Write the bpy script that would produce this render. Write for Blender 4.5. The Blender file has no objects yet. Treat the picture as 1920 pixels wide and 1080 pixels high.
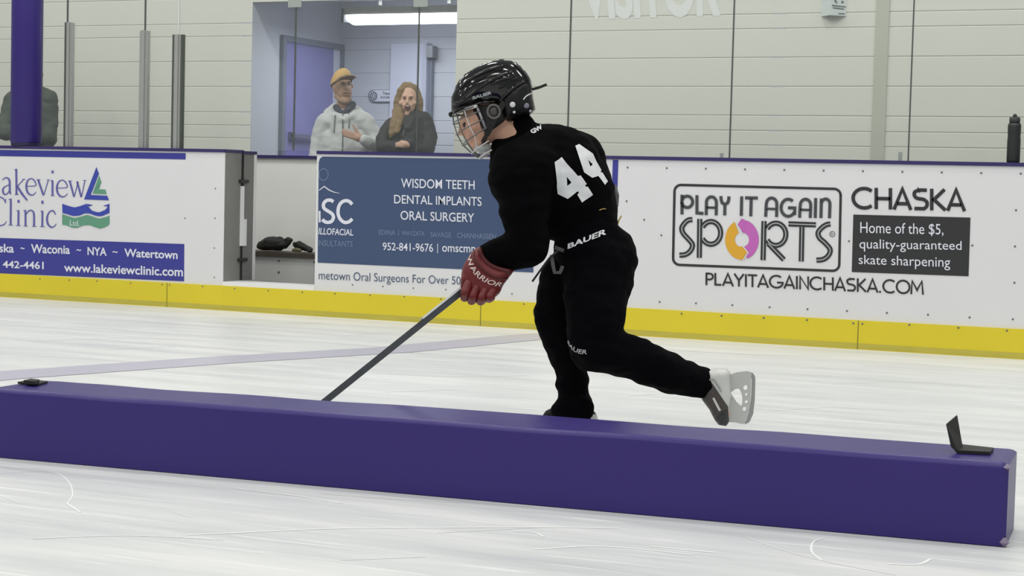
import bpy, bmesh, math, random
import numpy as np
from mathutils import Vector, Matrix, noise
from mathutils.geometry import delaunay_2d_cdt
from mathutils.bvhtree import BVHTree

random.seed(7)
scn = bpy.context.scene
COL = scn.collection
D2R = math.pi / 180

# ------------------------------------------------------------------ camera
# the boards stand along X at y = 0, the ice is at y < 0, the players box behind them
FPX, PITCH, ROLL, CAM_H, YAW, CAM_D = 3347.3, 3.19 * D2R, 1.471 * D2R, 0.860, 24.47 * D2R, 10.004
_F0 = Vector((-math.sin(YAW), math.cos(YAW), 0)); _R0 = Vector((math.cos(YAW), math.sin(YAW), 0)); _Z = Vector((0, 0, 1))
CF = _F0 * math.cos(PITCH) - _Z * math.sin(PITCH)
_U = _F0 * math.sin(PITCH) + _Z * math.cos(PITCH)
CR = _R0 * math.cos(ROLL) + _U * math.sin(ROLL)
CU = _U * math.cos(ROLL) - _R0 * math.sin(ROLL)
CC = Vector((0, -CAM_D, CAM_H))
cam_data = bpy.data.cameras.new('camera'); cam = bpy.data.objects.new('camera', cam_data); COL.objects.link(cam)
cam_data.sensor_width = 36; cam_data.lens = FPX / 1920 * 36; cam_data.clip_start = .05; cam_data.clip_end = 200
cam.matrix_world = Matrix(((CR.x, CU.x, -CF.x, CC.x), (CR.y, CU.y, -CF.y, CC.y), (CR.z, CU.z, -CF.z, CC.z), (0, 0, 0, 1)))
scn.camera = cam

# ------------------------------------------------------------------ world, lamps, exposure
scn.view_settings.view_transform = 'Standard'; scn.view_settings.look = 'None'
scn.view_settings.gamma = 1; scn.view_settings.exposure = 0.0; scn.view_settings.use_curve_mapping = False
wd = bpy.data.worlds.new('arena_air'); scn.world = wd; wd.use_nodes = True
bg = wd.node_tree.nodes['Background']; bg.inputs[0].default_value = (.90, .94, .93, 1); bg.inputs[1].default_value = .42
def area(name, loc, sx, sy, power, color=(1, .985, .94), rot=(0, 0, 0)):
    l = bpy.data.lights.new(name, 'AREA'); l.shape = 'RECTANGLE'; l.size = sx; l.size_y = sy; l.energy = power; l.color = color
    o = bpy.data.objects.new(name, l); COL.objects.link(o); o.location = loc; o.rotation_euler = rot; return o
for ix, x in enumerate((-14, -9.5, -5, -.5, 4)):
    for iy, y in enumerate((-17, -12.5, -8, -3.5)):
        area('arena_lamp', (x, y, 8.2), 1.3, .45, 88)
for x in (-10, -6, -2, 2):
    area('wall_fill', (x, -.9, 5.6), 1.3, .45, 50)  # unseen fill lights, added to brighten the block wall and players box

# ------------------------------------------------------------------ helpers
def ray(px, py):
    return CF + CR * ((px - 960) / FPX) - CU * ((py - 540) / FPX)
def on_y(px, py, y=0.0):
    d = ray(px, py); return CC + d * ((y - CC.y) / d.y)
def on_z(px, py, z=0.0):
    d = ray(px, py); return CC + d * ((z - CC.z) / d.z)
def at(px, py, depth):
    return CC + ray(px, py) * depth
def lin(c):
    c = c / 255.0
    return c / 12.92 if c <= .04045 else ((c + .055) / 1.055) ** 2.4
def rgb(r, g, b): return (lin(r), lin(g), lin(b), 1)

MATS = {}
def mat(name, col, rough=.6, metal=0.0, bump=0.0, bscale=60, vary=0.0, vscale=4, spec=.5, coat=0.0, stretch=(1, 1, 1), emit=0):
    if name in MATS: return MATS[name]
    m = bpy.data.materials.new(name); m.use_nodes = True; nt = m.node_tree; b = nt.nodes['Principled BSDF']
    c = rgb(*col); b.inputs['Base Color'].default_value = c
    b.inputs['Roughness'].default_value = rough; b.inputs['Metallic'].default_value = metal
    b.inputs['Specular IOR Level'].default_value = spec
    b.inputs['Coat Weight'].default_value = coat; b.inputs['Coat Roughness'].default_value = .05
    if emit:
        b.inputs['Emission Color'].default_value = c; b.inputs['Emission Strength'].default_value = emit
    tc = nt.nodes.new('ShaderNodeTexCoord'); mp = nt.nodes.new('ShaderNodeMapping'); mp.inputs['Scale'].default_value = stretch
    nt.links.new(tc.outputs['Object'], mp.inputs[0])
    nz = nt.nodes.new('ShaderNodeTexNoise'); nz.inputs['Scale'].default_value = vscale; nz.inputs['Detail'].default_value = 5
    nt.links.new(mp.outputs[0], nz.inputs['Vector'])
    mx = nt.nodes.new('ShaderNodeMix'); mx.data_type = 'RGBA'
    mx.inputs[6].default_value = tuple(min(1, x * (1 - vary)) for x in c[:3]) + (1,)
    mx.inputs[7].default_value = tuple(min(1, x * (1 + vary)) for x in c[:3]) + (1,)
    nt.links.new(nz.outputs['Fac'], mx.inputs[0]); nt.links.new(mx.outputs[2], b.inputs['Base Color'])
    if bump:
        n2 = nt.nodes.new('ShaderNodeTexNoise'); n2.inputs['Scale'].default_value = bscale; n2.inputs['Detail'].default_value = 4
        nt.links.new(mp.outputs[0], n2.inputs['Vector'])
        bp = nt.nodes.new('ShaderNodeBump'); bp.inputs['Strength'].default_value = bump; bp.inputs['Distance'].default_value = .01
        nt.links.new(n2.outputs['Fac'], bp.inputs['Height']); nt.links.new(bp.outputs[0], b.inputs['Normal'])
    MATS[name] = m; return m

def root_of(o):
    while o.parent: o = o.parent
    return o
def obj(name, verts, faces, m, parent=None, smooth=False, label=None):
    """one mesh object; verts are world points"""
    if parent is not None: org = Vector(root_of(parent).location)
    else:
        vs = [Vector(v) for v in verts]
        org = Vector((sum(v.x for v in vs) / len(vs), sum(v.y for v in vs) / len(vs), min(v.z for v in vs)))
    me = bpy.data.meshes.new(name)
    me.from_pydata([tuple(Vector(v) - org) for v in verts], [], faces); me.validate(); me.update()
    if smooth: me.polygons.foreach_set('use_smooth', [True] * len(me.polygons))
    me.materials.append(m)
    o = bpy.data.objects.new(name, me); COL.objects.link(o)
    if parent is not None: o.parent = parent
    else: o.location = org
    if label: o['label'] = label
    return o
def thing(name, label, cat, loc, group=None):
    o = bpy.data.objects.new(name, None); COL.objects.link(o); o.location = loc; o.empty_display_size = .1
    return tag(o, label, cat, group)
def tag(o, label, cat, group=None):
    o['label'] = label; o['category'] = cat
    if group: o['group'] = group
    return o
def struct(name, verts, faces, m, smooth=False):
    o = obj(name, verts, faces, m, None, smooth); o['kind'] = 'structure'; return o

def fix_normals(o):
    bm = bmesh.new(); bm.from_mesh(o.data); bmesh.ops.recalc_face_normals(bm, faces=bm.faces); bm.to_mesh(o.data); bm.free(); return o
def box(x0, x1, y0, y1, z0, z1):
    v = [(x, y, z) for x in (x0, x1) for y in (y0, y1) for z in (z0, z1)]
    f = [(0, 1, 3, 2), (4, 6, 7, 5), (0, 4, 5, 1), (2, 3, 7, 6), (0, 2, 6, 4), (1, 5, 7, 3)]
    return v, f
def join(*parts):
    V, F = [], []
    for v, f in parts:
        n = len(V); V += list(v); F += [tuple(i + n for i in q) for q in f]
    return V, F
def frame(d):
    d = Vector(d).normalized(); a = Vector((0, 0, 1)) if abs(d.z) < .9 else Vector((1, 0, 0))
    u = d.cross(a).normalized(); return u, d.cross(u).normalized()
def tube(pts, r, n=10, closed=False):
    """a round bar along points, r a number or a list"""
    P = [Vector(p) for p in pts]; R = r if isinstance(r, (list, tuple)) else [r] * len(P)
    V, F = [], []; u = None
    for i, p in enumerate(P):
        if closed: d = P[(i + 1) % len(P)] - P[i - 1]
        else: d = P[min(i + 1, len(P) - 1)] - P[max(i - 1, 0)]
        d.normalize()
        if u is None: u, w = frame(d)
        else:
            u = (u - d * u.dot(d))
            if u.length < 1e-6: u, _ = frame(d)
            u.normalize()
        w = d.cross(u)
        for k in range(n):
            a = 2 * math.pi * k / n; V.append(p + (u * math.cos(a) + w * math.sin(a)) * R[i])
    m = len(P)
    for i in range(m if closed else m - 1):
        for k in range(n):
            a, b = i * n + k, i * n + (k + 1) % n; j = (i + 1) % m
            F.append((a, b, j * n + (k + 1) % n, j * n + k))
    if not closed:
        F.append(tuple(range(n - 1, -1, -1))); F.append(tuple((m - 1) * n + k for k in range(n)))
    return V, F
def bar(pts, w, h, upv):
    """a rectangular bar along points: w across, h along upv"""
    P = [Vector(p) for p in pts]; V, F = [], []; upv = Vector(upv)
    for i, p in enumerate(P):
        d = (P[min(i + 1, len(P) - 1)] - P[max(i - 1, 0)]).normalized()
        s = d.cross(upv).normalized(); t = s.cross(d).normalized()
        for a, b in ((-1, -1), (1, -1), (1, 1), (-1, 1)): V.append(p + s * (a * w / 2) + t * (b * h / 2))
    for i in range(len(P) - 1):
        for k in range(4):
            F.append((i * 4 + k, i * 4 + (k + 1) % 4, i * 4 + 4 + (k + 1) % 4, i * 4 + 4 + k))
    F.append((3, 2, 1, 0)); n = 4 * (len(P) - 1); F.append((n, n + 1, n + 2, n + 3)); return V, F
def lathe(c, prof, n=24, axis=(0, 0, 1)):
    """profile of (radius, height) turned about axis at c"""
    ax = Vector(axis).normalized(); u, w = frame(ax); V, F = [], []; c = Vector(c)
    for r, h in prof:
        for k in range(n):
            a = 2 * math.pi * k / n; V.append(c + ax * h + (u * math.cos(a) + w * math.sin(a)) * max(r, 1e-4))
    for i in range(len(prof) - 1):
        for k in range(n):
            F.append((i * n + k, i * n + (k + 1) % n, (i + 1) * n + (k + 1) % n, (i + 1) * n + k))
    F.append(tuple(range(n - 1, -1, -1))); F.append(tuple((len(prof) - 1) * n + k for k in range(n))); return V, F
def bevelled(o, width, seg=3):
    bm = bmesh.new(); bm.from_mesh(o.data)
    bmesh.ops.recalc_face_normals(bm, faces=bm.faces)
    bmesh.ops.bevel(bm, geom=bm.edges[:], offset=width, segments=seg, affect='EDGES', profile=.6)
    bm.to_mesh(o.data); bm.free(); return o

# flat lettering: the font's own glyphs, laid on a quad
def glyphs(s, bold=0.0, shear=0.0, spacing=1.0):
    cu = bpy.data.curves.new('glyphs', 'FONT'); cu.body = s; cu.offset = bold; cu.shear = shear; cu.space_character = spacing
    cu.resolution_u = 4
    o = bpy.data.objects.new('glyphs', cu); COL.objects.link(o)
    dg = bpy.context.evaluated_depsgraph_get(); me = bpy.data.meshes.new_from_object(o.evaluated_get(dg))
    v = np.array([(p.co.x, p.co.y) for p in me.vertices]); f = [tuple(p.vertices) for p in me.polygons]
    bpy.data.objects.remove(o); bpy.data.curves.remove(cu); bpy.data.meshes.remove(me)
    lo, hi = v.min(0), v.max(0); v = (v - lo) / (hi - lo); return v, f
def quad_text(s, tl, bl, tr, br, bold=0.0, shear=0.0, spacing=1.0):
    """2-D points of a word whose ink fills the quad"""
    v, f = glyphs(s, bold, shear, spacing); tl, bl, tr, br = [np.array(q, float) for q in (tl, bl, tr, br)]
    out = [tuple((bl * (1 - a) + br * a) * (1 - b) + (tl * (1 - a) + tr * a) * b) for a, b in v]
    return out, f
def smooth_line(pts, n=6):
    P = [np.array(p, float) for p in pts]; P = [2 * P[0] - P[1]] + P + [2 * P[-1] - P[-2]]; out = []
    for i in range(1, len(P) - 2):
        for k in range(n):
            t = k / n
            out.append(.5 * ((2 * P[i]) + (-P[i - 1] + P[i + 1]) * t + (2 * P[i - 1] - 5 * P[i] + 4 * P[i + 1] - P[i + 2]) * t * t + (-P[i - 1] + 3 * P[i] - 3 * P[i + 1] + P[i + 2]) * t ** 3))
    out.append(P[-2]); return out
def ribbon(pts, w):
    """2-D stroke of width w (number or list)"""
    P = [np.array(p, float) for p in pts]; W = w if isinstance(w, (list, tuple)) else [w] * len(P); V, F = [], []
    if len(W) != len(P): W = list(np.interp(np.linspace(0, len(W) - 1, len(P)), range(len(W)), W))
    for i, p in enumerate(P):
        d0 = P[i] - P[i - 1] if i else P[1] - P[0]; d1 = P[i + 1] - P[i] if i < len(P) - 1 else d0
        d0 = d0 / (np.linalg.norm(d0) + 1e-9); d1 = d1 / (np.linalg.norm(d1) + 1e-9); d = d0 + d1; d /= (np.linalg.norm(d) + 1e-9)
        nrm = np.array((-d[1], d[0])); k = 1 / max(.5, abs(d @ d0)); V += [tuple(p + nrm * W[i] / 2 * k), tuple(p - nrm * W[i] / 2 * k)]
    for i in range(len(P) - 1): F.append((2 * i, 2 * i + 1, 2 * i + 3, 2 * i + 2))
    return V, F
def arc2(cx, cy, rx, ry, a0, a1, n=20):
    return [(cx + rx * math.cos((a0 + (a1 - a0) * i / n) * D2R), cy - ry * math.sin((a0 + (a1 - a0) * i / n) * D2R)) for i in range(n + 1)]
def board_art(name, parts, m, parent, y=-.002, label=None):
    """flat printed artwork on the face of the boards (2-D shapes laid on the plane y)"""
    V, F = join(*parts); o = obj(name, [on_y(a, b, y) for a, b in V], F, m, parent, label=label)
    bm = bmesh.new(); bm.from_mesh(o.data)
    for f in bm.faces:
        f.normal_update()
        if f.normal.y > 0: f.normal_flip()
    bm.to_mesh(o.data); bm.free(); return o
def poly(*pts): return list(pts), [tuple(range(len(pts)))]
def rounded(x0, x1, y0, y1, r, n=6):
    out = []
    for cx, cy, a in ((x1 - r, y0 + r, 90), (x0 + r, y0 + r, 180), (x0 + r, y1 - r, 270), (x1 - r, y1 - r, 360)):
        out += [(cx + r * math.cos((a - 90 + 90 * k / n) * D2R + math.pi / 2 * 0), cy - r * math.sin((a - 90 + 90 * k / n) * D2R)) for k in range(n + 1)]
    return out
# ------------------------------------------------------------------ the setting
def ice_material():
    m = bpy.data.materials.new('ice'); m.use_nodes = True; nt = m.node_tree; b = nt.nodes['Principled BSDF']
    N = nt.nodes.new; L = nt.links.new
    tc = N('ShaderNodeTexCoord'); mp = N('ShaderNodeMapping'); mp.inputs['Scale'].default_value = (.35, 2.6, 1); mp.inputs['Rotation'].default_value = (0, 0, -.33)
    L(tc.outputs['Object'], mp.inputs[0])
    n1 = N('ShaderNodeTexNoise'); n1.inputs['Scale'].default_value = 2.0; n1.inputs['Detail'].default_value = 8; n1.inputs['Roughness'].default_value = .62
    L(mp.outputs[0], n1.inputs['Vector'])
    r1 = N('ShaderNodeValToRGB'); r1.color_ramp.elements[0].position = .3; r1.color_ramp.elements[0].color = (.53, .552, .566, 1)
    r1.color_ramp.elements[1].position = .62; r1.color_ramp.elements[1].color = (.685, .69, .68, 1); L(n1.outputs['Fac'], r1.inputs[0])
    # skate scratches: thin bright lines
    mp2 = N('ShaderNodeMapping'); mp2.inputs['Scale'].default_value = (.5, 9, 1); mp2.inputs['Rotation'].default_value = (0, 0, -.25); L(tc.outputs['Object'], mp2.inputs[0])
    n2 = N('ShaderNodeTexNoise'); n2.inputs['Scale'].default_value = 3.2; n2.inputs['Detail'].default_value = 6; n2.inputs['Distortion'].default_value = .6; L(mp2.outputs[0], n2.inputs['Vector'])
    r2 = N('ShaderNodeValToRGB'); r2.color_ramp.elements[0].position = .60; r2.color_ramp.elements[0].color = (0, 0, 0, 1)
    r2.color_ramp.elements[1].position = .70; r2.color_ramp.elements[1].color = (1, 1, 1, 1); L(n2.outputs['Fac'], r2.inputs[0])
    mx = N('ShaderNodeMix'); mx.data_type = 'RGBA'; L(r2.outputs[0], mx.inputs[0]); L(r1.outputs[0], mx.inputs[6]); mx.inputs[7].default_value = (.78, .785, .78, 1)
    L(mx.outputs[2], b.inputs['Base Color'])
    rr = N('ShaderNodeMapRange'); rr.inputs[3].default_value = .28; rr.inputs[4].default_value = .5; L(n1.outputs['Fac'], rr.inputs[0]); L(rr.outputs[0], b.inputs['Roughness'])
    bp = N('ShaderNodeBump'); bp.inputs['Strength'].default_value = .12; bp.inputs['Distance'].default_value = .01; L(n2.outputs['Fac'], bp.inputs['Height']); L(bp.outputs[0], b.inputs['Normal'])
    b.inputs['Specular IOR Level'].default_value = .35
    return m
def glass_material(name, tint=(.95, .965, .958), refl=1.0):
    m = bpy.data.materials.new(name); m.use_nodes = True; nt = m.node_tree; N = nt.nodes.new; L = nt.links.new
    nt.nodes.remove(nt.nodes['Principled BSDF']); out = nt.nodes['Material Output']
    t = N('ShaderNodeBsdfTransparent'); t.inputs[0].default_value = tint + (1,)
    g = N('ShaderNodeBsdfGlossy'); g.inputs['Roughness'].default_value = .03; fr = N('ShaderNodeFresnel'); fr.inputs[0].default_value = 1.45
    nz = N('ShaderNodeTexNoise'); nz.inputs['Scale'].default_value = 2; tc = N('ShaderNodeTexCoord'); L(tc.outputs['Object'], nz.inputs['Vector'])
    dm = N('ShaderNodeBsdfDiffuse'); dm.inputs[0].default_value = (.8, .84, .83, 1)
    mr = N('ShaderNodeMapRange'); mr.inputs[3].default_value = .018; mr.inputs[4].default_value = .038; L(nz.outputs['Fac'], mr.inputs[0])
    a = N('ShaderNodeMixShader'); L(mr.outputs[0], a.inputs[0]); L(t.outputs[0], a.inputs[1]); L(dm.outputs[0], a.inputs[2])
    c = N('ShaderNodeMixShader'); gm = N('ShaderNodeNewGeometry'); iv = N('ShaderNodeMath'); iv.operation = 'SUBTRACT'; iv.inputs[0].default_value = 1.0; L(gm.outputs['Backfacing'], iv.inputs[1]); mu = N('ShaderNodeMath'); mu.operation = 'MULTIPLY'; L(fr.outputs[0], mu.inputs[0]); L(iv.outputs[0], mu.inputs[1]); L(mu.outputs[0], c.inputs[0]); L(a.outputs[0], c.inputs[1]); L(g.outputs[0], c.inputs[2]); L(c.outputs[0], out.inputs[0]); return m

BOARD = mat('board_white', (214, 214, 216), .35, vary=.03, vscale=2)
YEL = mat('kick_yellow', (212, 194, 38), .38, vary=.05, vscale=3)
CAP = mat('cap_purple', (48, 40, 92), .35)
GREY = mat('gate_grey', (122, 122, 120), .6, vary=.14, vscale=9)
WALL = mat('block_paint', (216, 215, 206), .55, vary=.02, vscale=1.5, bump=.05, bscale=120)
PURP = mat('purple_vinyl', (48, 35, 108), .36, vary=.06, vscale=2.5, spec=.34, bump=.04, bscale=14)
METAL = mat('aluminium', (175, 176, 174), .4, metal=.75, vary=.06)
BLACK = mat('black_rubber', (18, 18, 18), .7)
WHITEP = mat('white_plastic', (225, 226, 228), .4)
SCREW = mat('screw_head', (105, 104, 104), .5, metal=.3)

struct('floor', [(-26, -22, 0), (16, -22, 0), (16, .02, 0), (-26, .02, 0)], [(0, 1, 2, 3)], ice_material())
# a faint painted line under the ice
lp = [on_z(a, b, .0015) for a, b in ((-200, 722), (0, 704), (425, 674), (733, 656), (999, 631), (1040, 628))]
def strip(pts, w):
    V, F = [], []
    for i, p in enumerate(pts):
        d = (pts[min(i + 1, len(pts) - 1)] - pts[max(i - 1, 0)]).normalized(); n = Vector((-d.y, d.x, 0)) * w / 2; V += [p + n, p - n]
    return V, [(2 * i, 2 * i + 1, 2 * i + 3, 2 * i + 2) for i in range(len(pts) - 1)]
v, f = strip(lp, .30); struct('trim_1', v, f, mat('ice_line_paint', (180, 178, 192), .35, vary=.06, vscale=6))

# skate marks scratched into the ice
MARKS = [[(0, 888), (60, 884), (105, 887), (130, 905), (136, 928), (126, 944)], [(126, 944), (150, 960)], [(350, 1003), (480, 997), (620, 991), (800, 989), (1010, 988), (1160, 990)], [(0, 930), (40, 944)], [(600, 925), (720, 934), (860, 942)], [(440, 915), (560, 930), (640, 943)],
    [(820, 999), (1010, 989)], [(960, 996), (1000, 998), (1020, 1006)], [(1220, 1024), (1340, 1036)], [(1395, 1005), (1470, 1032), (1560, 1055), (1680, 1078)], [(1545, 1008), (1525, 1016), (1522, 1034), (1540, 1050)], [(1665, 1057), (1720, 1058), (1745, 1048)], [(320, 958), (358, 970)], [(60, 1010), (240, 1004), (420, 1012)], [(1000, 1030), (1130, 1024), (1300, 1040)], [(640, 1050), (800, 1044)],
    [(700, 700), (850, 706), (990, 704)], [(1180, 742), (1290, 735), (1400, 738)], [(1500, 690), (1640, 692), (1760, 700)], [(60, 640), (240, 634), (420, 640)], [(300, 600), (460, 607), (600, 606)], [(1450, 770), (1560, 764), (1700, 770)], [(640, 630), (760, 622), (900, 622)], [(720, 735), (860, 730)], [(1560, 720), (1700, 716), (1860, 728)], [(200, 655), (330, 650)], [(1240, 655), (1400, 664), (1560, 668)]]
V, F = [], []
for i, m_ in enumerate(MARKS):
    q = [on_z(a, b, .0007) for a, b in smooth_line(m_, 5)]; v, f = strip(q, .004 + .003 * (i % 3)); n = len(V); V += v; F += [tuple(n + k for k in g) for g in f]
mk = obj('skate_marks', V, F, mat('ice_scratch', (224, 226, 225), .6)); mk['kind'] = 'stuff'; tag(mk, 'thin white skate scratches across the ice', 'skate marks')

# block wall behind the boxes: courses with raked joints, opening to a hallway
WY = 2.182; OX0, OX1, OZ = -7.884, -6.062, 2.292
zs = [.0, .0, .1, .303, .497, .70, .802, 1.005, 1.208, 1.31, 1.416, 1.619, 1.822, 2.023, 2.125, 2.328, 2.531, 2.734, 2.836, 3.039, 3.242, 3.445, 3.55]
def courses(x0, x1, z0, z1, y):
    prof = [(y, z0)]
    for z in zs:
        if z0 + .02 < z < z1 - .02: prof += [(y, z - .006), (y + .0055, z - .002), (y + .0055, z + .002), (y, z + .006)]
    prof.append((y, z1)); V, F = [], []
    for yy, z in prof: V += [(x0, yy, z), (x1, yy, z)]
    for i in range(len(prof) - 1): F.append((2 * i, 2 * i + 1, 2 * i + 3, 2 * i + 2))
    return V, F
v, f = join(courses(-16, OX0, 0, 3.55, WY), courses(OX1, 6, 0, 3.55, WY), courses(OX0, OX1, OZ, 3.55, WY))
struct('wall_back', v, f, WALL)
vt = quad_text('VISITOR', (1080, -66), (1093, 38), (1352, -80), (1352, 31), bold=.035, spacing=.95)
o = obj('lettering', [on_y(a, b, WY - .002) for a, b in vt[0]], vt[1], mat('letter_paint', (226, 227, 226), .5), bpy.data.objects['wall_back'], label='pale painted word along the top of the wall')
v, f = box(-2.868, -2.776, WY - .012, WY + .001, 0, 3.55); struct('trim_2', v, f, mat('strip_paint', (186, 186, 174), .55))
struct('floor_box', *box(-16, 6, .06, 5.2, -.05, .13), mat('rubber_floor', (62, 60, 60), .8, vary=.2, vscale=30))
# hallway behind the opening
HALL = mat('hall_paint', (186, 189, 198), .6, vary=.03, vscale=1.2)
HY = 3.60
struct('wall_left', *box(OX0 - .1, OX0, WY + .002, HY, .13, 2.62), HALL)
struct('wall_hall', *courses(OX0 - .1, -3.6, .13, 2.62, HY), HALL)
struct('wall_right', *box(-3.6, -3.5, WY + .002, HY, .13, 2.62), HALL)
struct('ceiling', *box(OX0 - .1, -3.5, WY + .002, HY + .1, 2.44, 2.54), mat('hall_ceiling', (214, 214, 226), .7))
struct('wall_inner', *join(box(OX1 , -3.6, WY + .012, WY + .1, .13, 2.5), box(OX0, OX1, WY + .012, WY + .1, OZ, 2.5)), HALL)
# door in the left hall wall
def perp(px, x):   # where the ray through column px meets the plane X = x, as depth y
    d = ray(px, 150); return (CC + d * ((x - CC.x) / d.x)).y
dy0, dy1 = perp(524, OX0), perp(640, OX0)
door = thing('door_1', 'blue purple hallway door in the left wall of the opening, with a push bar', 'door', (OX0, dy0, .13)); door['kind'] = 'structure'
dz = 2.02
DOORF = mat('door_frame_grey', (112, 118, 134), .5); DOORP = mat('door_purple', (126, 124, 178), .45, vary=.05)
obj('door_frame', *join(box(OX0, OX0 + .035, dy0, dy1, dz, dz + .05), box(OX0, OX0 + .035, dy1 - .05, dy1, .13, dz), box(OX0, OX0 + .035, dy0, dy0 + .05, .13, dz)), DOORF, door)
leaf = obj('door_leaf', *box(OX0, OX0 + .018, dy0 + .05, dy1 - .17, .13, dz), DOORP, door)
obj('door_edge', *box(OX0, OX0 + .012, dy1 - .17, dy1 - .05, .13, dz), mat('door_white', (205, 208, 222), .5), door)
obj('push_bar', *join(box(OX0 + .05, OX0 + .08, dy0 + .12, dy1 - .26, 1.235, 1.265), box(OX0 + .018, OX0 + .06, dy0 + .12, dy0 + .17, 1.22, 1.28), box(OX0 + .018, OX0 + .06, dy1 - .36, dy1 - .26, 1.22, 1.30)), mat('bar_grey', (98, 100, 128), .4), leaf)
# pale door at the right of the hall's far wall with its closer
def hx(px): return on_y(px, 150, HY).x
d2 = thing('door_2', 'pale hallway door on the far wall at the right, with a closer at its top', 'door', (hx(790), HY, .13)); d2['kind'] = 'structure'
HD = mat('hall_door', (200, 203, 220), .5)
zt = on_y(800, 82, HY).z
obj('door_leaf', *box(hx(735), hx(804), HY - .03, HY - .002, .13, zt), HD, d2)
obj('door_frame', *box(hx(803), hx(809), HY - .10, HY - .002, .13, zt), mat('frame_pale', (168, 172, 190), .5), d2)
obj('door_edge', *box(hx(809), hx(814), HY - .05, HY - .002, .13, zt - .05), mat('frame_dark', (116, 122, 142), .5), d2)
cl = on_y(812, 98, HY - .05); obj('door_closer', *join(box(cl.x - .03, cl.x + .03, HY - .12, HY - .03, cl.z - .05, cl.z + .05)), mat('closer_grey', (120, 122, 130), .4, metal=.5), d2)
sg = thing('wall_sign', 'rounded white room sign with a round emblem beside the laughing woman', 'sign', on_y(722, 192, HY - .012))
def hall_art(name, parts, m, parent, y):
    V, F = join(*parts); return obj(name, [on_y(a, b, y) for a, b in V], F, m, parent)
obj('plate', *(lambda P: ([on_y(a, b, HY - .004) for a, b in P] + [on_y(a, b, HY - .016) for a, b in P], [tuple(range(len(P) - 1, -1, -1)), tuple(range(len(P), 2 * len(P)))] + [(i, (i + 1) % len(P), len(P) + (i + 1) % len(P), len(P) + i) for i in range(len(P))]))(rounded(692, 752, 168, 191.5, 9)), mat('sign_white', (206, 208, 220), .4), sg)
hall_art('border', [ribbon(smooth_line([(700, 168.5), (693, 173), (692, 181), (695, 188), (703, 191)], 4) + [(742, 191)], 1.6), ribbon([(700, 168.5), (742, 168)], .6)], mat('sign_ink', (70, 76, 98), .5), sg, HY - .0175)
hall_art('emblem', [ribbon(arc2(700.5, 180, 5.6, 7.2, 0, 360, 22), 2.2), ribbon(arc2(700.5, 180, 2.6, 3.8, 0, 360, 14), 1.6)], MATS['sign_ink'], sg, HY - .0175)
hall_art('lettering', [quad_text('Team', (717.5, 171.5), (717.5, 177), (731, 172.5), (731, 178), bold=.02)], MATS['sign_ink'], sg, HY - .0175)
hall_art('lettering', [quad_text('ROOM 2', (714, 180.5), (714, 184.5), (734, 180.5), (734, 184.5), bold=.02)], MATS['sign_ink'], sg, HY - .0175)
# strip light
ly = WY + .62
pl, pr = on_y(652, 40, ly), on_y(905, 27, ly)
lf = thing('strip_light', 'long white fluorescent strip light glowing under the hallway ceiling', 'light fixture', ((pl.x + pr.x) / 2, ly, on_y(750, 40, ly).z))
zb, zm, zt2 = on_y(760, 45, ly).z, on_y(760, 27, ly).z, on_y(760, 13, ly).z
obj('housing', *box(pl.x, pr.x, ly - .07, ly + .07, zm, zt2), mat('fixture_metal', (150, 150, 140), .4, metal=.3, vary=.15, vscale=20), lf)
sec = [(.075, 0), (.075, -.5), (.055, -.9), (.02, -1.0), (-.02, -1.0), (-.055, -.9), (-.075, -.5), (-.075, 0)]
V, F = [], []
for x, k in ((pl.x, .55), (pl.x + .06, 1), (pr.x - .06, 1), (pr.x, .55)):
    V += [(x, ly + a * k, zm - .001 + b * k * (zm - zb)) for a, b in sec]
for i in range(3):
    for k in range(8): F.append((i * 8 + k, i * 8 + (k + 1) % 8, i * 8 + 8 + (k + 1) % 8, i * 8 + 8 + k))
F += [tuple(range(8)), tuple(range(31, 23, -1))]
obj('diffuser', V, F, mat('tube_glow', (244, 246, 255), .4, emit=5.0), lf)
obj('end_cap', *box(pl.x - .02, pl.x + .005, ly - .075, ly + .075, zm - .06, zt2 - .01), mat('end_cap_grey', (84, 90, 96), .5), lf)
for x in (pl.x + .3, pr.x - .3): obj('hanger', *box(x - .01, x + .01, ly - .01, ly + .01, zt2 - .002, 2.44), MATS['fixture_metal'], lf)
area('hall_tube_light', ((pl.x + pr.x) / 2, ly, zb - .02), 1.3, .12, 14, (.92, .95, 1))
area('hall_tube_up', ((pl.x + pr.x) / 2, ly, zt2 + .02), 1.3, .12, 4, (.86, .9, 1), (math.pi, 0, 0))

# ------------------------------------------------------------------ dasher boards
CAPZ0, CAPZ1, KZ = 1.05, 1.071, .165
SEC = {'left': (-12.5, -6.668), 'middle': (-5.962, -3.866), 'right': (-3.866, 3.2)}
def dasher(label, x0, x1, xj):
    t = thing('dasher_board', label, 'rink board', ((x0 + x1) / 2, .08, 0), 'white rink boards with a yellow kick plate')
    obj('panel', *box(x0, x1, 0, .16, KZ, CAPZ0), BOARD, t)
    k0, k1 = xj
    obj('kick_plate', *box(k0, k1, -.014, .15, .0, KZ), YEL, t, label='yellow kick plate along the ice')
    obj('lower_band', *box(x0, x1, -.0148, -.0139, .004, .036), mat('dull_yellow', (182, 170, 66), .5, vary=.18, vscale=7, stretch=(.6, 1, 3)), t, label='darker lower edge of the yellow kick plate')  # strip of darker, duller yellow along the foot of the plate
    obj('cap_rail', *box(x0, x1, -.008, .2, CAPZ0, CAPZ1), CAP, t, label='dark purple cap rail')
    return t
GATE0, GATE1 = -6.668, -5.962
b_left = dasher('white rink board with the blue and green clinic advertisement, left of the open gate', *SEC['left'], (-12.5, -7.105))
b_mid = dasher('rink board carrying the slate blue oral surgery advertisement, behind the player', *SEC['middle'], SEC['middle'])
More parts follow.
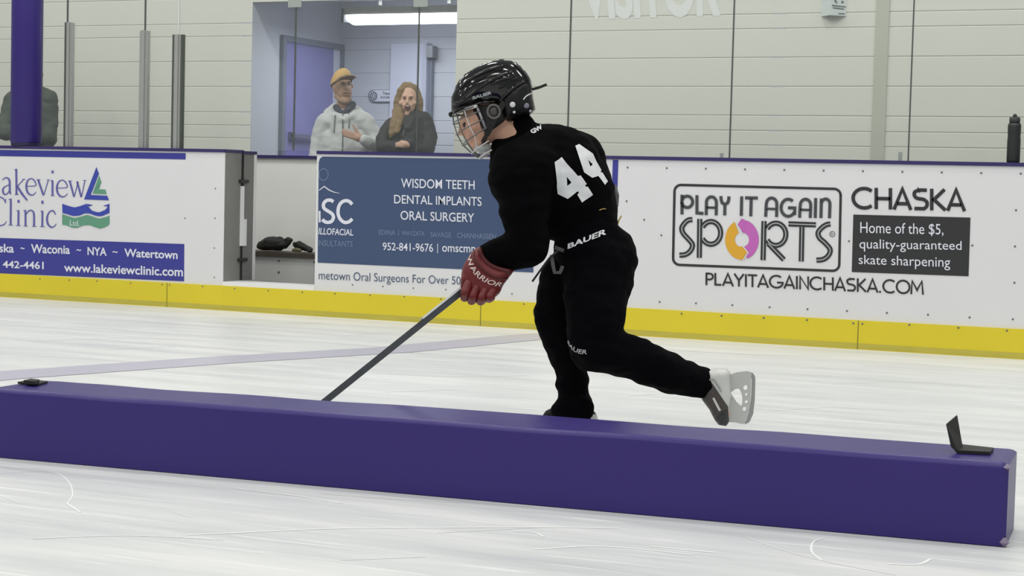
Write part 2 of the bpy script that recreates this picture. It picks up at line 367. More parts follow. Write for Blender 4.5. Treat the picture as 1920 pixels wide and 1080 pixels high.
b_right = dasher('long white rink board with the boxed sporting goods advertisement, on the right', *SEC['right'], SEC['right'])
obj('kick_plate', *box(-7.105, GATE0, -.014, .15, 0, KZ), YEL, b_left)

sill = thing('gate_sill', 'white threshold over the yellow kick plate at the open gate', 'threshold', ((GATE0 + GATE1) / 2, .08, 0))
obj('threshold', *box(GATE0, GATE1, -.006, .2, KZ, .192), WHITEP, sill)
obj('kick_plate', *box(GATE0, GATE1, -.014, .15, 0, KZ), YEL, sill)
obj('lower_band', *box(GATE0, GATE1, -.0148, -.0139, .004, .036), MATS['dull_yellow'], sill)
obj('kick_joint', *box(-7.107, -7.103, -.0155, -.013, .0, KZ), mat('joint', (110, 100, 40), .8), b_left)
jx = on_y(1610, 620, 0).x
obj('kick_joint', *box(jx - .002, jx + .002, -.0155, -.013, 0, KZ), MATS['joint'], b_right)
jx = on_y(903, 590, 0).x
obj('kick_joint', *box(jx - .002, jx + .002, -.0155, -.013, 0, KZ), MATS['joint'], b_mid)
# jamb and the folded gate
jamb = thing('gate_jamb', 'grey end post of the left board beside the open gate', 'gate post', (GATE0, .1, .19))
obj('post', *box(GATE0 - .05, GATE0 + .003, .004, .20, .192, CAPZ0), GREY, jamb)
obj('cap_rail', *box(GATE0 - .05, GATE0 + .006, -.004, .22, CAPZ0, CAPZ1), CAP, jamb)
yl0 = .205; yl1 = perp(487, GATE0 + .02)
gate = thing('bench_gate', 'grey open gate leaf swung into the players box, hinged on the end post', 'gate', (GATE0, yl0, .19))
obj('leaf', *box(GATE0 - .03, GATE0 + .005, yl0 + .012, yl1 - .03, .192, 1.045), GREY, gate)
obj('edge_strip', *box(GATE0 - .034, GATE0 + .009, yl1 - .03, yl1, .192, 1.045), WHITEP, gate, label='white edge strip')
obj('cap_rail', *box(GATE0 - .034, GATE0 + .010, yl0, yl1, 1.045, 1.066), CAP, gate)
hz = lambda py: on_y(452, py, .2).z
obj('hinge_rod', *tube([(GATE0 + .006, yl0, .2), (GATE0 + .006, yl0, 1.04)], .009, 8), BLACK, gate)
obj('latch', *box(GATE0 + .004, GATE0 + .018, yl0 - .02, yl0 + .045, hz(461), hz(411)), WHITEP, gate, label='white latch plate')
obj('latch', *box(GATE0 + .004, GATE0 + .016, yl0 - .02, yl0 + .012, hz(411), hz(349)), WHITEP, gate, label='white latch plate')
for py in (340, 487): obj('hinge', *box(GATE0 + .004, GATE0 + .02, yl0 - .04, yl0 + .06, hz(py + 3), hz(py - 3)), mat('hinge_steel', (60, 60, 62), .4, metal=.6), gate)
# box at the back of the players bench
bb = thing('bench_back_board', 'low white back board of the players box with a purple cap, behind the open gate', 'board', (-6.3, 1.35, .13))
BBY = 1.30
zc = on_y(540, 291.5, BBY).z
obj('panel', *box(-8.8, -4.2, BBY, BBY + .06, .13, zc - .02), mat('box_white', (228, 228, 224), .45, vary=.03), bb)
obj('cap_rail', *box(-8.8, -4.2, BBY - .02, BBY + .08, zc - .022, zc), CAP, bb)
bn = thing('players_bench', 'low white bench with a dark seat edge in the players box', 'bench', (-6.3, 1.15, .13))
BNY = BBY - .30
sz = on_y(540, 474, BNY).z
obj('seat', *box(-8.6, -4.4, BNY - .02, BBY - .002, sz - .03, sz), mat('seat_dark', (74, 66, 58), .6, vary=.1), bn)
obj('front_panel', *box(-8.6, -4.4, BNY, BBY - .004, .13, sz - .03), mat('bench_white', (206, 206, 204), .5, vary=.05), bn)
for px, py in ((523, 489), (523, 510), (590, 491)):
    p = on_y(px, py, BNY); obj('bolt', *lathe(p, [(.008, -.002), (.008, .004), (.004, .006)], 8, (0, -1, 0)), SCREW, bn)

def board_lines(name, parts, m, parent, y=-.002):
    for q in parts: board_art(name, [q], m, parent, y)
def screw(p, parent, r=.006):
    return obj('screw', *lathe(p, [(r, -.002), (r, .002), (r * .5, .004)], 8, (0, -1, 0)), SCREW, parent)
for i in range(11):                                    # top and bottom rows of the right-hand panel
    px = 1177 + i * 73.2 + .05 * i * i; p = on_y(px, 314 + (px - 1177) * .0156, 0); screw(p, b_right)
for px, py in ((1237, 566), (1305, 568.5), (1373, 572), (1443, 576), (1514, 579.5), (1588, 583), (1663, 586.5), (1740, 590), (1818, 595), (1899, 598.5), (1175, 377), (1208, 412), (1240, 441), (1905, 394), (1903, 462), (1902, 530), (1823, 460), (1592, 452)):
    screw(on_y(px, py, 0), b_right)
for px, py in ((1278, 588), (1353, 592), (1432, 596), (1513, 600), (1600, 606), (1617, 607), (1705, 609), (1797, 614.5), (1888, 620)):
    screw(on_y(px, py, -.014), b_right)
for px, py in ((404, 353.5), (403, 409), (402, 465), (402, 520), (347, 409)): screw(on_y(px, py, 0), b_left, .005)
for px, py in ((75, 523), (130, 525), (182, 527), (245, 531), (304, 533.5), (318, 534), (380, 537), (440, 541)): screw(on_y(px, py, -.014), b_left, .005)
for px, py in ((661, 534), (718, 537), (775, 540), (836, 543), (960, 551)): screw(on_y(px, py, 0), b_mid, .005)
for px, py in ((503, 545), (567, 548)): screw(on_y(px, py, -.014), sill, .005)
for px, py in ((628, 550.5), (694, 553), (758, 556), (827, 560.5), (982, 570)): screw(on_y(px, py, -.014), b_mid, .005)

# ------------------------------------------------------------------ advertisements
INKB = mat('ink_clinic_blue', (52, 54, 140), .4); INKT = mat('ink_logo_blue', (52, 66, 160), .4); INKG = mat('ink_green', (92, 146, 120), .4)
INKP = mat('ink_lettering_indigo', (92, 90, 158), .4)
INKW = mat('ink_white', (214, 216, 226), .4); INKS = mat('ink_slate', (58, 75, 109), .4); INKX = mat('ink_black', (42, 42, 44), .4); INKL = mat('ink_slate_light', (112, 128, 156), .4)
def zl(k, ox, oy, pts): return [(ox + x / k, oy + y / k) for x, y in pts]
ad = obj('advertisement', *(lambda P: ([on_y(a, b, -.0015) for a, b in P], [(0, 1, 2, 3)]))([(-260, 437.5), (-260, 501), (345, 527.5), (345.5, 457.5)]), INKB, b_left, label='blue printed band of the clinic advertisement')
board_art('band', [poly((-260, 276.5), (-260, 288), (348, 299), (348, 287.2))], INKB, ad, -.0015)
board_lines('lettering', [
    quad_text('Chaska', (-37, 456), (-37, 472), (26, 457.5), (26, 474), bold=.02), quad_text('~', (38.5, 463.5), (38.5, 467), (46, 464.2), (46, 467.7), bold=.02),
    quad_text('Waconia', (58, 457.5), (58, 474.5), (131, 460), (131, 476.5), bold=.02), quad_text('~', (143.5, 467), (143.5, 470.5), (152, 467.5), (152, 471), bold=.02),
    quad_text('NYA', (164, 463), (164, 478), (200, 464.5), (200, 480), bold=.02), quad_text('~', (211, 470.5), (211, 474), (220.5, 471), (220.5, 474.5), bold=.02),
    quad_text('Watertown', (233, 466), (233, 481.5), (333, 470), (333, 486), bold=.02),
    quad_text('442-4461', (5, 488.5), (5, 502), (82, 490.5), (82, 505), bold=.02), quad_text('(952)', (-62, 485), (-62, 499), (-8, 487), (-8, 501), bold=.02),
    quad_text('www.lakeviewclinic.com', (120, 493.5), (120, 509.5), (343, 501), (343, 518.5), bold=.02)], INKW, ad, -.003)
# serif clinic name, drawn as pen strokes
Z1 = 1495 / 360
def pen(strokes): return [ribbon(smooth_line(zl(Z1, 0, 280, p), 5) if s else zl(Z1, 0, 280, p), [x / Z1 for x in w] if isinstance(w, list) else w / Z1) for p, w, s in strokes]
th, tk = 7, 15
word1 = [
    # a
    ([(18, 240), (38, 222), (62, 226), (74, 250), (76, 330), (84, 350)], [6, 8, 12, 15, 15, 8], 1), ([(74, 275), (36, 292), (22, 315), (28, 345), (50, 350), (74, 322)], [7, 9, 14, 14, 9, 7], 1),
    # k
    ([(126, 156), (128, 352)], tk, 0), ([(112, 160), (132, 153)], 6, 0), ([(114, 352), (144, 352)], 5, 0), ([(186, 232), (134, 288)], 7, 0), ([(132, 284), (170, 345), (212, 398)], [14, 18, 12], 1), ([(172, 233), (198, 233)], 5, 0),
    # e
    ([(204, 288), (276, 282), (268, 246), (246, 228), (218, 240), (204, 280), (212, 330), (236, 354), (262, 352), (280, 330)], [6, 7, 10, 8, 11, 15, 15, 12, 8, 5], 1),
    # v
    ([(296, 236), (338, 358)], 15, 0), ([(376, 238), (340, 358)], 7, 0), ([(284, 236), (314, 236)], 5, 0), ([(364, 238), (390, 238)], 5, 0),
    # i
    ([(408, 244), (408, 360)], tk, 0), ([(394, 246), (410, 240)], 6, 0), ([(394, 361), (424, 361)], 5, 0), ([(408, 165), (409, 186)], 18, 0),
    # e
    ([(442, 302), (520, 296), (512, 260), (488, 240), (458, 252), (442, 295), (450, 342), (476, 368), (504, 366), (526, 344)], [6, 7, 10, 8, 11, 15, 15, 12, 8, 5], 1),
    # w
    ([(542, 246), (576, 370)], 14, 0), ([(608, 250), (578, 370)], 7, 0), ([(600, 250), (632, 372)], 14, 0), ([(660, 244), (634, 372)], 7, 0), ([(530, 246), (560, 246)], 5, 0), ([(646, 242), (672, 242)], 5, 0),
    # L, cut by the frame
    ([(-86, 150), (-84, 345)], 16, 0), ([(-92, 346), (-20, 350), (-6, 320)], [8, 8, 6], 0), ([(-104, 150), (-66, 150)], 5, 0)]
word2 = [
    ([(42, 412), (20, 380), (-24, 372), (-62, 410), (-74, 480), (-56, 560), (-10, 592), (30, 586), (50, 560)], [6, 10, 10, 15, 18, 16, 10, 9, 5], 1), ([(44, 384), (42, 420)], 6, 0),
    ([(84, 388), (82, 588)], tk, 0), ([(66, 392), (88, 384)], 6, 0), ([(64, 590), (102, 591)], 5, 0),
    ([(144, 478), (142, 592)], tk, 0), ([(128, 480), (146, 474)], 6, 0), ([(124, 593), (162, 594)], 5, 0), ([(144, 394), (144, 416)], 18, 0),
    ([(198, 478), (198, 596)], tk, 0), ([(182, 480), (200, 472)], 6, 0), ([(182, 597), (216, 598)], 5, 0), ([(200, 508), (226, 478), (252, 480), (264, 510), (264, 598)], [6, 10, 12, 15, 15], 1), ([(248, 600), (284, 601)], 5, 0),
    ([(330, 482), (328, 602)], tk, 0), ([(314, 484), (332, 478)], 6, 0), ([(310, 602), (348, 603)], 5, 0), ([(330, 400), (330, 424)], 18, 0),
    ([(434, 510), (414, 480), (386, 486), (366, 530), (372, 580), (398, 606), (424, 598), (438, 578)], [7, 12, 10, 15, 16, 12, 8, 5], 1)]
board_art('lettering', pen(word1), INKP, ad, -.0025); board_art('lettering', pen(word2), INKP, ad, -.0025)
logo = board_art('emblem', [(zl(Z1, 0, 280, [(750, 138), (654, 390), (848, 397), (835, 362), (706, 355), (770, 190)]), [(0, 1, 4, 5), (1, 2, 3, 4)])], INKT, ad, -.0025, 'blue and green triangle over waves')
board_art('emblem_green', [(zl(Z1, 0, 280, [(772, 204), (720, 345), (830, 350), (820, 314), (765, 310), (782, 288), (770, 276), (790, 262)]), [(0, 1, 7), (7, 1, 6), (6, 1, 5), (5, 1, 4), (4, 1, 2, 3)])], INKG, ad, -.0025)
up1 = [(484, 424), (520, 436), (580, 452), (630, 440), (670, 424), (715, 432), (680, 444), (720, 482), (770, 492), (822, 468), (848, 446), (800, 440), (852, 424)]
lo1 = [(486, 496), (520, 504), (570, 520), (620, 516), (660, 498), (700, 500), (740, 516), (770, 522), (800, 518), (825, 506), (852, 496)]
def between(a, b, n=30):
    a = np.array(a, float); b = np.array(b, float)
    def samp(p): 
        s = np.r_[0, np.cumsum(np.linalg.norm(np.diff(p, axis=0), axis=1))]; t = np.linspace(0, s[-1], n); return np.c_[np.interp(t, s, p[:, 0]), np.interp(t, s, p[:, 1])]
    A, B = samp(a), samp(b); return [tuple(x) for p in zip(A, B) for x in p], [(2 * i, 2 * i + 1, 2 * i + 3, 2 * i + 2) for i in range(n - 1)]
def zart(shape, k=Z1, ox=0, oy=280): return zl(k, ox, oy, shape[0]), shape[1]
u1 = [(484, 424), (530, 440), (580, 453), (630, 440), (672, 424), (690, 450), (720, 480), (770, 492), (822, 470), (838, 446), (852, 424)]
board_art('emblem_wave', [zart(between(u1, lo1)), zart(poly((672, 424), (724, 434), (690, 446))), zart(poly((852, 424), (802, 440), (840, 446)))], INKT, ad, -.0025)
u2 = [(484, 504), (530, 520), (580, 536), (630, 524), (680, 510), (720, 524), (770, 540), (815, 530), (852, 516)]; l2 = [(484, 586), (520, 592), (560, 610), (600, 612), (650, 592), (700, 590), (740, 606), (780, 618), (820, 606), (852, 584)]
board_art('emblem_wave', [zart(between(u2, l2))], INKG, ad, -.0025)
board_art('emblem_lettering', [quad_text('Ltd.', (131, 412.5), (131, 423), (149, 413.5), (149, 424), bold=0)], INKW, ad, -.0035)

# slate oral-surgery advertisement
X0 = 597.5
ad2 = board_art('advertisement', [poly((X0, 305), (599.5, 297.5), (605, 293.6), (1000, 299.5), (1000, 511), (X0 - 2, 492.5))], INKS, b_mid, -.0015, 'slate blue oral surgery advertisement')
board_lines('lettering', [
    quad_text('WISDOM TEETH', (752, 334.5), (752, 352), (890, 338.5), (890, 355.5), bold=.006), quad_text('DENTAL IMPLANTS', (739, 365), (739, 381.5), (903, 369.5), (903, 386.5), bold=.006),
    quad_text('ORAL SURGERY', (751, 395), (751, 412), (889, 400), (889, 417), bold=.006), quad_text('952-841-9676', (717.5, 454.5), (717.5, 469), (812, 457), (812, 472.5), bold=.006),
    ribbon([(820.5, 457), (820.5, 475)], 1.2), quad_text('omscmn.com', (829, 461), (829, 472), (928, 464), (928, 475), bold=.008),
    quad_text('ILLOFACIAL', (598.5, 427), (597, 439.5), (662.5, 430), (662.5, 442), bold=.015)], INKW, ad2, -.003)
Z2 = 1080 / 190
def pen2(strokes): return [ribbon(smooth_line(zl(Z2, 590, 290, p), 6) if s else zl(Z2, 590, 290, p), [x / Z2 for x in w] if isinstance(w, list) else w / Z2) for p, w, s in strokes]
board_art('emblem', pen2([([(200, 502), (170, 485), (125, 490), (95, 525), (100, 570), (140, 600), (185, 630), (200, 670), (180, 710), (140, 722), (105, 712), (82, 690)], 36, 1),
    ([(400, 530), (370, 500), (330, 490), (285, 510), (255, 560), (250, 630), (275, 690), (320, 722), (365, 715), (402, 685)], 36, 1), ([(52, 600), (54, 722)], 20, 0),
    ([(48, 380), (70, 362), (102, 338), (150, 375), (200, 398), (268, 412)], [8, 9, 10, 12, 9, 3], 0)]), INKW, ad2, -.003, 'white initials under a mountain line')
board_art('emblem_ring', pen2([(arc2(95, 212, 49, 62, 110, -250, 30), 7, 0)]), INKL, ad2, -.003)
board_lines('small_lettering', [quad_text('EDINA', (710, 431), (710, 440), (741, 431.5), (741, 441)), ribbon([(747.5, 430), (747.5, 442)], .8), quad_text('WAYZATA', (753, 433), (753, 441), (796, 434), (796, 442.5)), quad_text('SAVAGE', (807, 435), (807, 444), (846, 436), (846, 445.5)),
    quad_text('CHANHASSEN', (857, 436), (857, 446), (930, 438.5), (930, 449)), quad_text('NSULTANTS', (598.5, 450), (598.5, 461), (661, 452.5), (661, 463))], INKL, ad2, -.003)
board_lines('slogan', [quad_text('metown Oral Surgeons For Over 50', (597.5, 507.5), (597.5, 529), (863.5, 518.5), (863.5, 538.5), bold=-.004), quad_text('Years', (872, 518), (872, 534), (915, 520), (915, 537))], mat('ink_navy', (66, 80, 108), .4), ad2, -.003)

# boxed sporting-goods advertisement
Z3 = 4.5
def z3(p): return zl(Z3, 1240, 330, p)
box_in = rounded(104, 1506, 84, 802, 56, 8)
def shear_box(p): # the printed box follows the boards' perspective
    x, y = p; t = (x - 104) / 1402; return (x + (1 - (y - 84) / 718) * 14 - 6, y + ((-10 + 36 * t) if y < 440 else (-54 + 54 * t)) + 0)
bx = [shear_box(p) for p in box_in]
ad3 = board_art('advertisement', [ribbon(z3(bx + bx[:2]), 21 / Z3)], INKX, b_right, -.002, 'black boxed sporting goods advertisement')
W1, W2 = 27, 44
top_letters = [
    [(174, 158), (174, 324)], arc2(218, 218, 46, 48, 200, -160, 26), [(300, 162), (300, 312), (356, 316)], [(378, 330), (380, 240)] + arc2(422, 222, 42, 46, 170, 10, 14) + [(464, 240), (462, 332)], [(380, 266), (464, 268)],
    [(502, 170), (504, 200), (512, 226), (536, 240), (560, 226), (568, 200), (570, 172)], [(536, 240), (534, 332)], [(678, 172), (674, 336)], [(706, 184), (814, 186)], [(758, 190), (754, 340)],
    [(880, 344), (884, 252)] + arc2(930, 236, 44, 50, 170, 10, 14) + [(974, 252), (972, 346)], [(884, 276), (974, 280)], arc2(1070, 268, 60, 72, 50, 330, 24) , [(1068, 268), (1126, 270), (1124, 330)],
    [(1166, 352), (1170, 262)] + arc2(1216, 246, 44, 50, 170, 10, 14) + [(1260, 262), (1256, 354)], [(1170, 284), (1260, 288)], [(1302, 186), (1298, 354)], [(1350, 190), (1346, 354)], [(1348, 230)] + arc2(1386, 236, 36, 42, 160, 10, 12) + [(1422, 250), (1418, 356)]]
big_letters = [
    smooth_line([(262, 368), (228, 372), (196, 398), (172, 440), (186, 486), (226, 530), (262, 580), (246, 630), (204, 662), (152, 668)], 5), [(324, 362), (320, 690)], arc2(418, 480, 82, 96, 150, -150, 30),
    [(866, 380), (858, 710)], arc2(966, 492, 84, 94, 150, -150, 30), [(902, 570), (1034, 706)], [(1072, 404), (1304, 412)], [(1186, 430), (1180, 720)],
    smooth_line([(1426, 404), (1390, 412), (1350, 440), (1322, 480), (1336, 524), (1382, 566), (1424, 620), (1408, 672), (1364, 704), (1308, 710)], 5)]
INKG2 = mat('ink_charcoal', (74, 76, 80), .4)
board_art('lettering', [ribbon(z3(s), (W1 - (6 if len(s) == 2 and abs(s[0][1] - s[1][1]) < 6 and s[0][0] != 706 else 0)) / Z3) for s in top_letters], INKG2, ad3, -.003)
board_art('lettering', [ribbon(z3(s), W2 / Z3) for s in big_letters], INKX, ad3, -.003)
inl = mat('ink_inline', (168, 170, 174), .4); dk = mat('ink_inline_dark', (38, 38, 40), .4)
board_art('inline', [ribbon(z3(s), 8 / Z3) for s in big_letters], inl, ad3, -.004)
board_art('inline', [ribbon(z3(s), 3.6 / Z3) for s in top_letters], dk, ad3, -.004)
def ring_half(a0, a1, n=26):
    V = []; 
    for i in range(n + 1):
        a = (a0 + (a1 - a0) * i / n) * D2R; V += [(680 + 142 * math.cos(a), 538 - 168 * math.sin(a)), (680 + 60 * math.cos(a), 538 - 62 * math.sin(a))]
    return V, [(2 * i, 2 * i + 1, 2 * i + 3, 2 * i + 2) for i in range(n)]
board_art('emblem', [zart(poly((668, 360), (700, 366), (700, 480), (690, 478), (644, 410)), Z3, 1240, 330)], mat('ink_magenta', (186, 96, 176), .4), ad3, -.0038)
board_art('emblem', [zart(ring_half(94, -72), Z3, 1240, 330)], mat('ink_magenta', (186, 96, 176), .4), ad3, -.003, 'purple half of the round arrow emblem')
board_art('emblem', [zart(ring_half(116, 280), Z3, 1240, 330)], mat('ink_ochre', (214, 160, 44), .4), ad3, -.0026, 'ochre half of the round arrow emblem')
board_art('emblem', [zart(poly((664, 712), (662, 596), (682, 596), (726, 646)), Z3, 1240, 330)], MATS['ink_ochre'], ad3, -.0036)
board_art('emblem_gap', [ribbon(z3([(674, 356), (636, 410), (684, 482)]), 1.8), ribbon(z3([(690, 706), (732, 646), (688, 594)]), 1.8)], BOARD, ad3, -.0044)
board_art('registered_mark', [ribbon(z3(arc2(1442, 490, 22, 22, 0, 360, 20)), 1.2), quad_text('R', (1558.5, 436.5), (1558.5, 441.5), (1562.5, 436.5), (1562.5, 441.5))], INKG2, ad3, -.003)
bb2 = board_art('black_panel', [poly((1600, 402.3), (1597, 510), (1816, 518), (1819.5, 408))], INKX, ad3, -.002, 'black panel with white lettering')
board_lines('panel_lettering', [quad_text('Home of the $5,', (1613, 416), (1613, 440), (1769, 420), (1769, 443)), quad_text('quality-guaranteed', (1611.5, 448), (1611.5, 471.5), (1803, 452), (1803, 474)), quad_text('skate sharpening', (1610, 478), (1610, 500.5), (1781.5, 482), (1781.5, 507))], INKW, ad3, -.0035)
# geometric capitals for the town name and web address
CAPS = {'C': ([arc2(.56, .5, .5, .46, 48, 312, 22)], 1.0), 'H': ([[(.1, 0), (.1, 1)], [(.74, 0), (.74, 1)], [(.1, .5), (.74, .5)]], .84), 'A': ([[(.06, 0), (.44, .97), (.82, 0)], [(.2, .28), (.68, .28)]], .88),
        'S': ([[(.66, .93), (.3, .93)] + arc2(.3, .29, .2, .21, 90, 270, 8)[0:0] + smooth_line([(.3, .93), (.12, .84), (.1, .68), (.22, .55), (.5, .5), (.66, .38), (.66, .2), (.54, .07)], 5) + [(.1, .07)]], .78), 'K': ([[(.1, 0), (.1, 1)], [(.68, .98), (.2, .5), (.72, .02)]], .76),
        'P': ([[(.1, 0), (.1, 1)], smooth_line([(.1, .93), (.4, .92), (.56, .8), (.56, .6), (.4, .47), (.1, .46)], 4)], .66), 'L': ([[(.1, 1), (.1, .07), (.55, .07)]], .6), 'Y': ([[(.04, 1), (.38, .48)], [(.74, 1), (.38, .48), (.38, 0)]], .78), 'I': ([[(.12, 0), (.12, 1)]], .26),
        'T': ([[(.0, .93), (.7, .93)], [(.35, .93), (.35, 0)]], .7), 'G': ([arc2(.56, .5, .5, .46, 48, 345, 24), [(.6, .44), (1.02, .44), (1.0, .36)]], 1.08), 'N': ([[(.1, 0), (.1, .97), (.7, .03), (.7, 1)]], .8), '.': ([[(.12, .0), (.12, .14)]], .3), 'O': ([arc2(.54, .5, .48, .46, 0, 360, 28)], 1.08), 'M': ([[(.06, 0), (.14, .96), (.5, .3), (.86, .96), (.94, 0)]], 1.0)}
def caps(s, tl, bl, tr, br, w):
    tl, bl, tr, br = [np.array(q, float) for q in (tl, bl, tr, br)]; tot = sum(CAPS[c][1] for c in s); x = 0; out = []; hgt = np.linalg.norm(bl - tl)
    def mp(p, x): a = (x + p[0]) / tot; b = p[1]; return tuple((bl * (1 - a) + br * a) * (1 - b) + (tl * (1 - a) + tr * a) * b)
    for c in s:
        for st in CAPS[c][0]: 
            q = [(px, 1 - py) if c in 'CGO' and len(st) > 15 else (px, py) for px, py in st]
            out.append(ribbon([mp(p, x) for p in q], w))
        x += CAPS[c][1]
    return out
board_art('lettering', caps('CHASKA', (1597, 351.5), (1597, 391), (1811, 355), (1811, 396), 6.6), INKX, ad3, -.003)
board_art('lettering', caps('PLAYITAGAINCHASKA.COM', (1322, 511), (1322, 534.5), (1732, 526.5), (1732, 552.5), 3.6), INKX, ad3, -.003)
board_art('band', [poly((1149, 299.5), (1140, 565), (1150.5, 566), (1159.5, 299.7))], INKB, b_mid, -.0015)

# ------------------------------------------------------------------ glass above the boards
GL = glass_material('arena_glass'); GY = .09; GT = 2.75
seam = [on_y(px, py, GY).x for px, py in ((123, 270), (268, 276), (331, 277), (549, 290), (779, 288), (1062, 292), (1366, 298), (1701, 302))]
seam = [seam[0] - 2.2, ] + seam + [seam[-1] + 1.22, seam[-1] + 2.44]
lab = ['tall glass pane beside the purple padded post, in front of the person in dark green', 'glass pane right of the first metal support at left', 'narrow glass pane between the two closest metal supports', 'glass pane just left of the hallway opening', 'glass pane in front of the man in the tan cap',
       'glass pane in front of the laughing woman, reaching the player', 'glass pane right above the player, under the painted wall word', 'glass pane below the projecting wall sign', 'glass pane next to the black water bottle, over the right board', 'far right glass pane beyond the frame edge']
lab[0] = 'narrow glass pane between the purple padded post and the first metal support'
xl = on_y(18, 268, .06).x - .004
t = thing('rink_glass', 'glass pane at the left edge of the frame, left of the purple padded post', 'glass pane', (xl - .9, GY, CAPZ1), 'glass panes standing on the boards')
fix_normals(obj('pane', *box(xl - 1.8, xl, GY - .006, GY + .006, CAPZ1, GT), GL, t))
EDGE = mat('glass_edge', (70, 76, 74), .3)
for i in range(len(seam) - 1):
    x0, x1 = seam[i] + .003, seam[i + 1] - .003
    if i == 0: x0 = on_y(73, 268, .06).x + .004
    t = thing('rink_glass', lab[i], 'glass pane', ((x0 + x1) / 2, GY, CAPZ1), 'glass panes standing on the boards')
    z0 = CAPZ1
    fix_normals(obj('pane', *box(x0, x1, GY - .006, GY + .006, z0, GT), GL, t))
    if i: obj('edge', *box(x0 - .001, x0 + .0055, GY - .0065, GY + .0065, z0, GT), mat('glass_edge_pale', (205, 210, 206), .3) if i == 3 else EDGE, t)
for px, py, nm in ((553, 5, 3), (789, 4, 4), (1688, 291, 7), (1353, 293, 6)):
    p = on_y(px, py, GY - .01); par = [o for o in bpy.data.objects if o.get('label') == lab[nm + 1 if px < 1000 else nm]][0]
    w = .05 if py < 100 else .010
    obj('clip', *box(p.x - w, p.x + w, GY - .014, GY - .007, max(p.z - .03, CAPZ1 + .002), p.z + (.03 if py < 100 else .018)), mat('clip_clear', (150, 156, 152), .4), par)
def support(px0, px1, py, label, dark):
    a, b = on_y(px0, 275, GY - .03), on_y(px1, 275, GY - .03); zt = on_y((px0 + px1) / 2, py, GY - .03).z
    t = thing('glass_support', label, 'metal post', ((a.x + b.x) / 2, GY, CAPZ1), 'aluminium supports between the glass panes')
    w = b.x - a.x
    obj('post', *box(a.x + w * .3, b.x - w * .3, GY - .05, GY - .0085, CAPZ1, zt), METAL, t)
    for s in (0, 1):
        xx = a.x + (w * .7 if s else 0)
        obj('flange', *box(xx, xx + w * .3, GY - .042, GY - .0085, CAPZ1, zt - .004), METAL, t)
    for s in dark:
        xx = a.x + (w * .98 if s else -.004)
        obj('gasket', *box(xx, xx + .012, GY - .045, GY - .0085, CAPZ1, zt), mat('gasket_dark', (72, 78, 72), .6), t)
support(122, 134, 42, 'slim aluminium support with a dark edge, right of the person in dark green', (0,))
support(261, 275.5, 57, 'middle aluminium support, plain grey, of the three at left', ())
support(323.5, 338.5, 65, 'aluminium support with two dark edges nearest the hallway opening', (0, 1))

# padded post on the boards at the far left
pp = thing('padded_post', 'tall purple padded post standing on the left board', 'padded post', on_y(46, 274, .06))
a, b = on_y(20.5, 268, .06), on_y(70.5, 268, .06); cx, r = (a.x + b.x) / 2, (b.x - a.x) / 2 * .93
zb0 = CAPZ1 + .012
obj('pad', *lathe((cx, .08, 0), [(r * .9, zb0), (r, zb0 + .02), (r, 2.75), (r * .9, 2.77)], 32), PURP, pp, smooth=True)
obj('collar', *lathe((cx, .08, 0), [(r * .86, CAPZ1 - .002), (r * .95, CAPZ1 + .004), (r * .95, zb0 + .016)], 32), mat('collar_dark', (30, 22, 62), .5), pp)

# ------------------------------------------------------------------ things on the boards and wall
wb = thing('water_bottle', 'black sports water bottle standing on the cap rail at the far right', 'water bottle', on_y(1900, 303, .06))
wp = on_y(1899.5, 304, .05); sc = (on_y(1914, 290, .05).x - on_y(1886, 290, .05).x) / 2 * .9
hz2 = lambda py: on_y(1900, py, .05).z
obj('bottle', *lathe((wp.x, .05, 0), [(sc * .92, CAPZ1 - .001), (sc, CAPZ1 + .01), (sc * 1.0, hz2(262)), (sc * .94, hz2(256)), (sc * .98, hz2(250)), (sc, hz2(236)), (sc * .9, hz2(231))], 28), mat('bottle_black', (24, 27, 26), .45), wb, smooth=True)
obj('cap', *lathe((wp.x, .05, 0), [(sc * .7, hz2(231.5)), (sc * .82, hz2(228)), (sc * .82, hz2(221)), (sc * .6, hz2(219.5))], 28), mat('bottle_cap', (34, 42, 40), .5), wb, smooth=True)
obj('spout', *lathe((wp.x, .05, 0), [(sc * .34, hz2(220)), (sc * .3, hz2(216)), (sc * .15, hz2(213.5))], 20), MATS['bottle_cap'], wb, smooth=True)
# projecting wall sign above right
ps = thing('projecting_sign', 'white two-faced sign with small pictograms projecting high on the wall', 'sign', on_y(1565, 31, WY - .1))
A, B, C_ = on_y(1541, 31, WY - .001), on_y(1556, 32, WY - .085), on_y(1586, 31, WY - .001)
zt3 = A.z + .30
def vface(P, Q, z0, z1, t=.004): 
    P = Vector((P.x, P.y, 0)); Q = Vector((Q.x, Q.y, 0)); n = (Q - P).cross(Vector((0, 0, 1))).normalized() * t
    v = [P, Q, Q + n, P + n]; V = [x + Vector((0, 0, z)) for z in (z0, z1) for x in v]
    return V, [(3, 2, 1, 0), (4, 5, 6, 7), (0, 1, 5, 4), (1, 2, 6, 5), (2, 3, 7, 6), (3, 0, 4, 7)]
SGN = mat('sign_face', (216, 222, 222), .4); SGI = mat('sign_grey_ink', (104, 112, 110), .5)
obj('left_face', *vface(A, B, A.z, zt3), SGN, ps); obj('right_face', *vface(B, C_, A.z, zt3), SGN, ps)
n2 = Vector((C_.x - B.x, C_.y - B.y, 0)); n2u = n2.normalized(); nn = n2u.cross(Vector((0, 0, 1)))
def sface(u, z): return Vector((B.x, B.y, 0)) + n2 * u + nn * .006 + Vector((0, 0, A.z + z))
def sart(name, polys, m):
    V, F = join(*polys); o = obj(name, [sface(u, z) for u, z in V], F, m, ps); return o
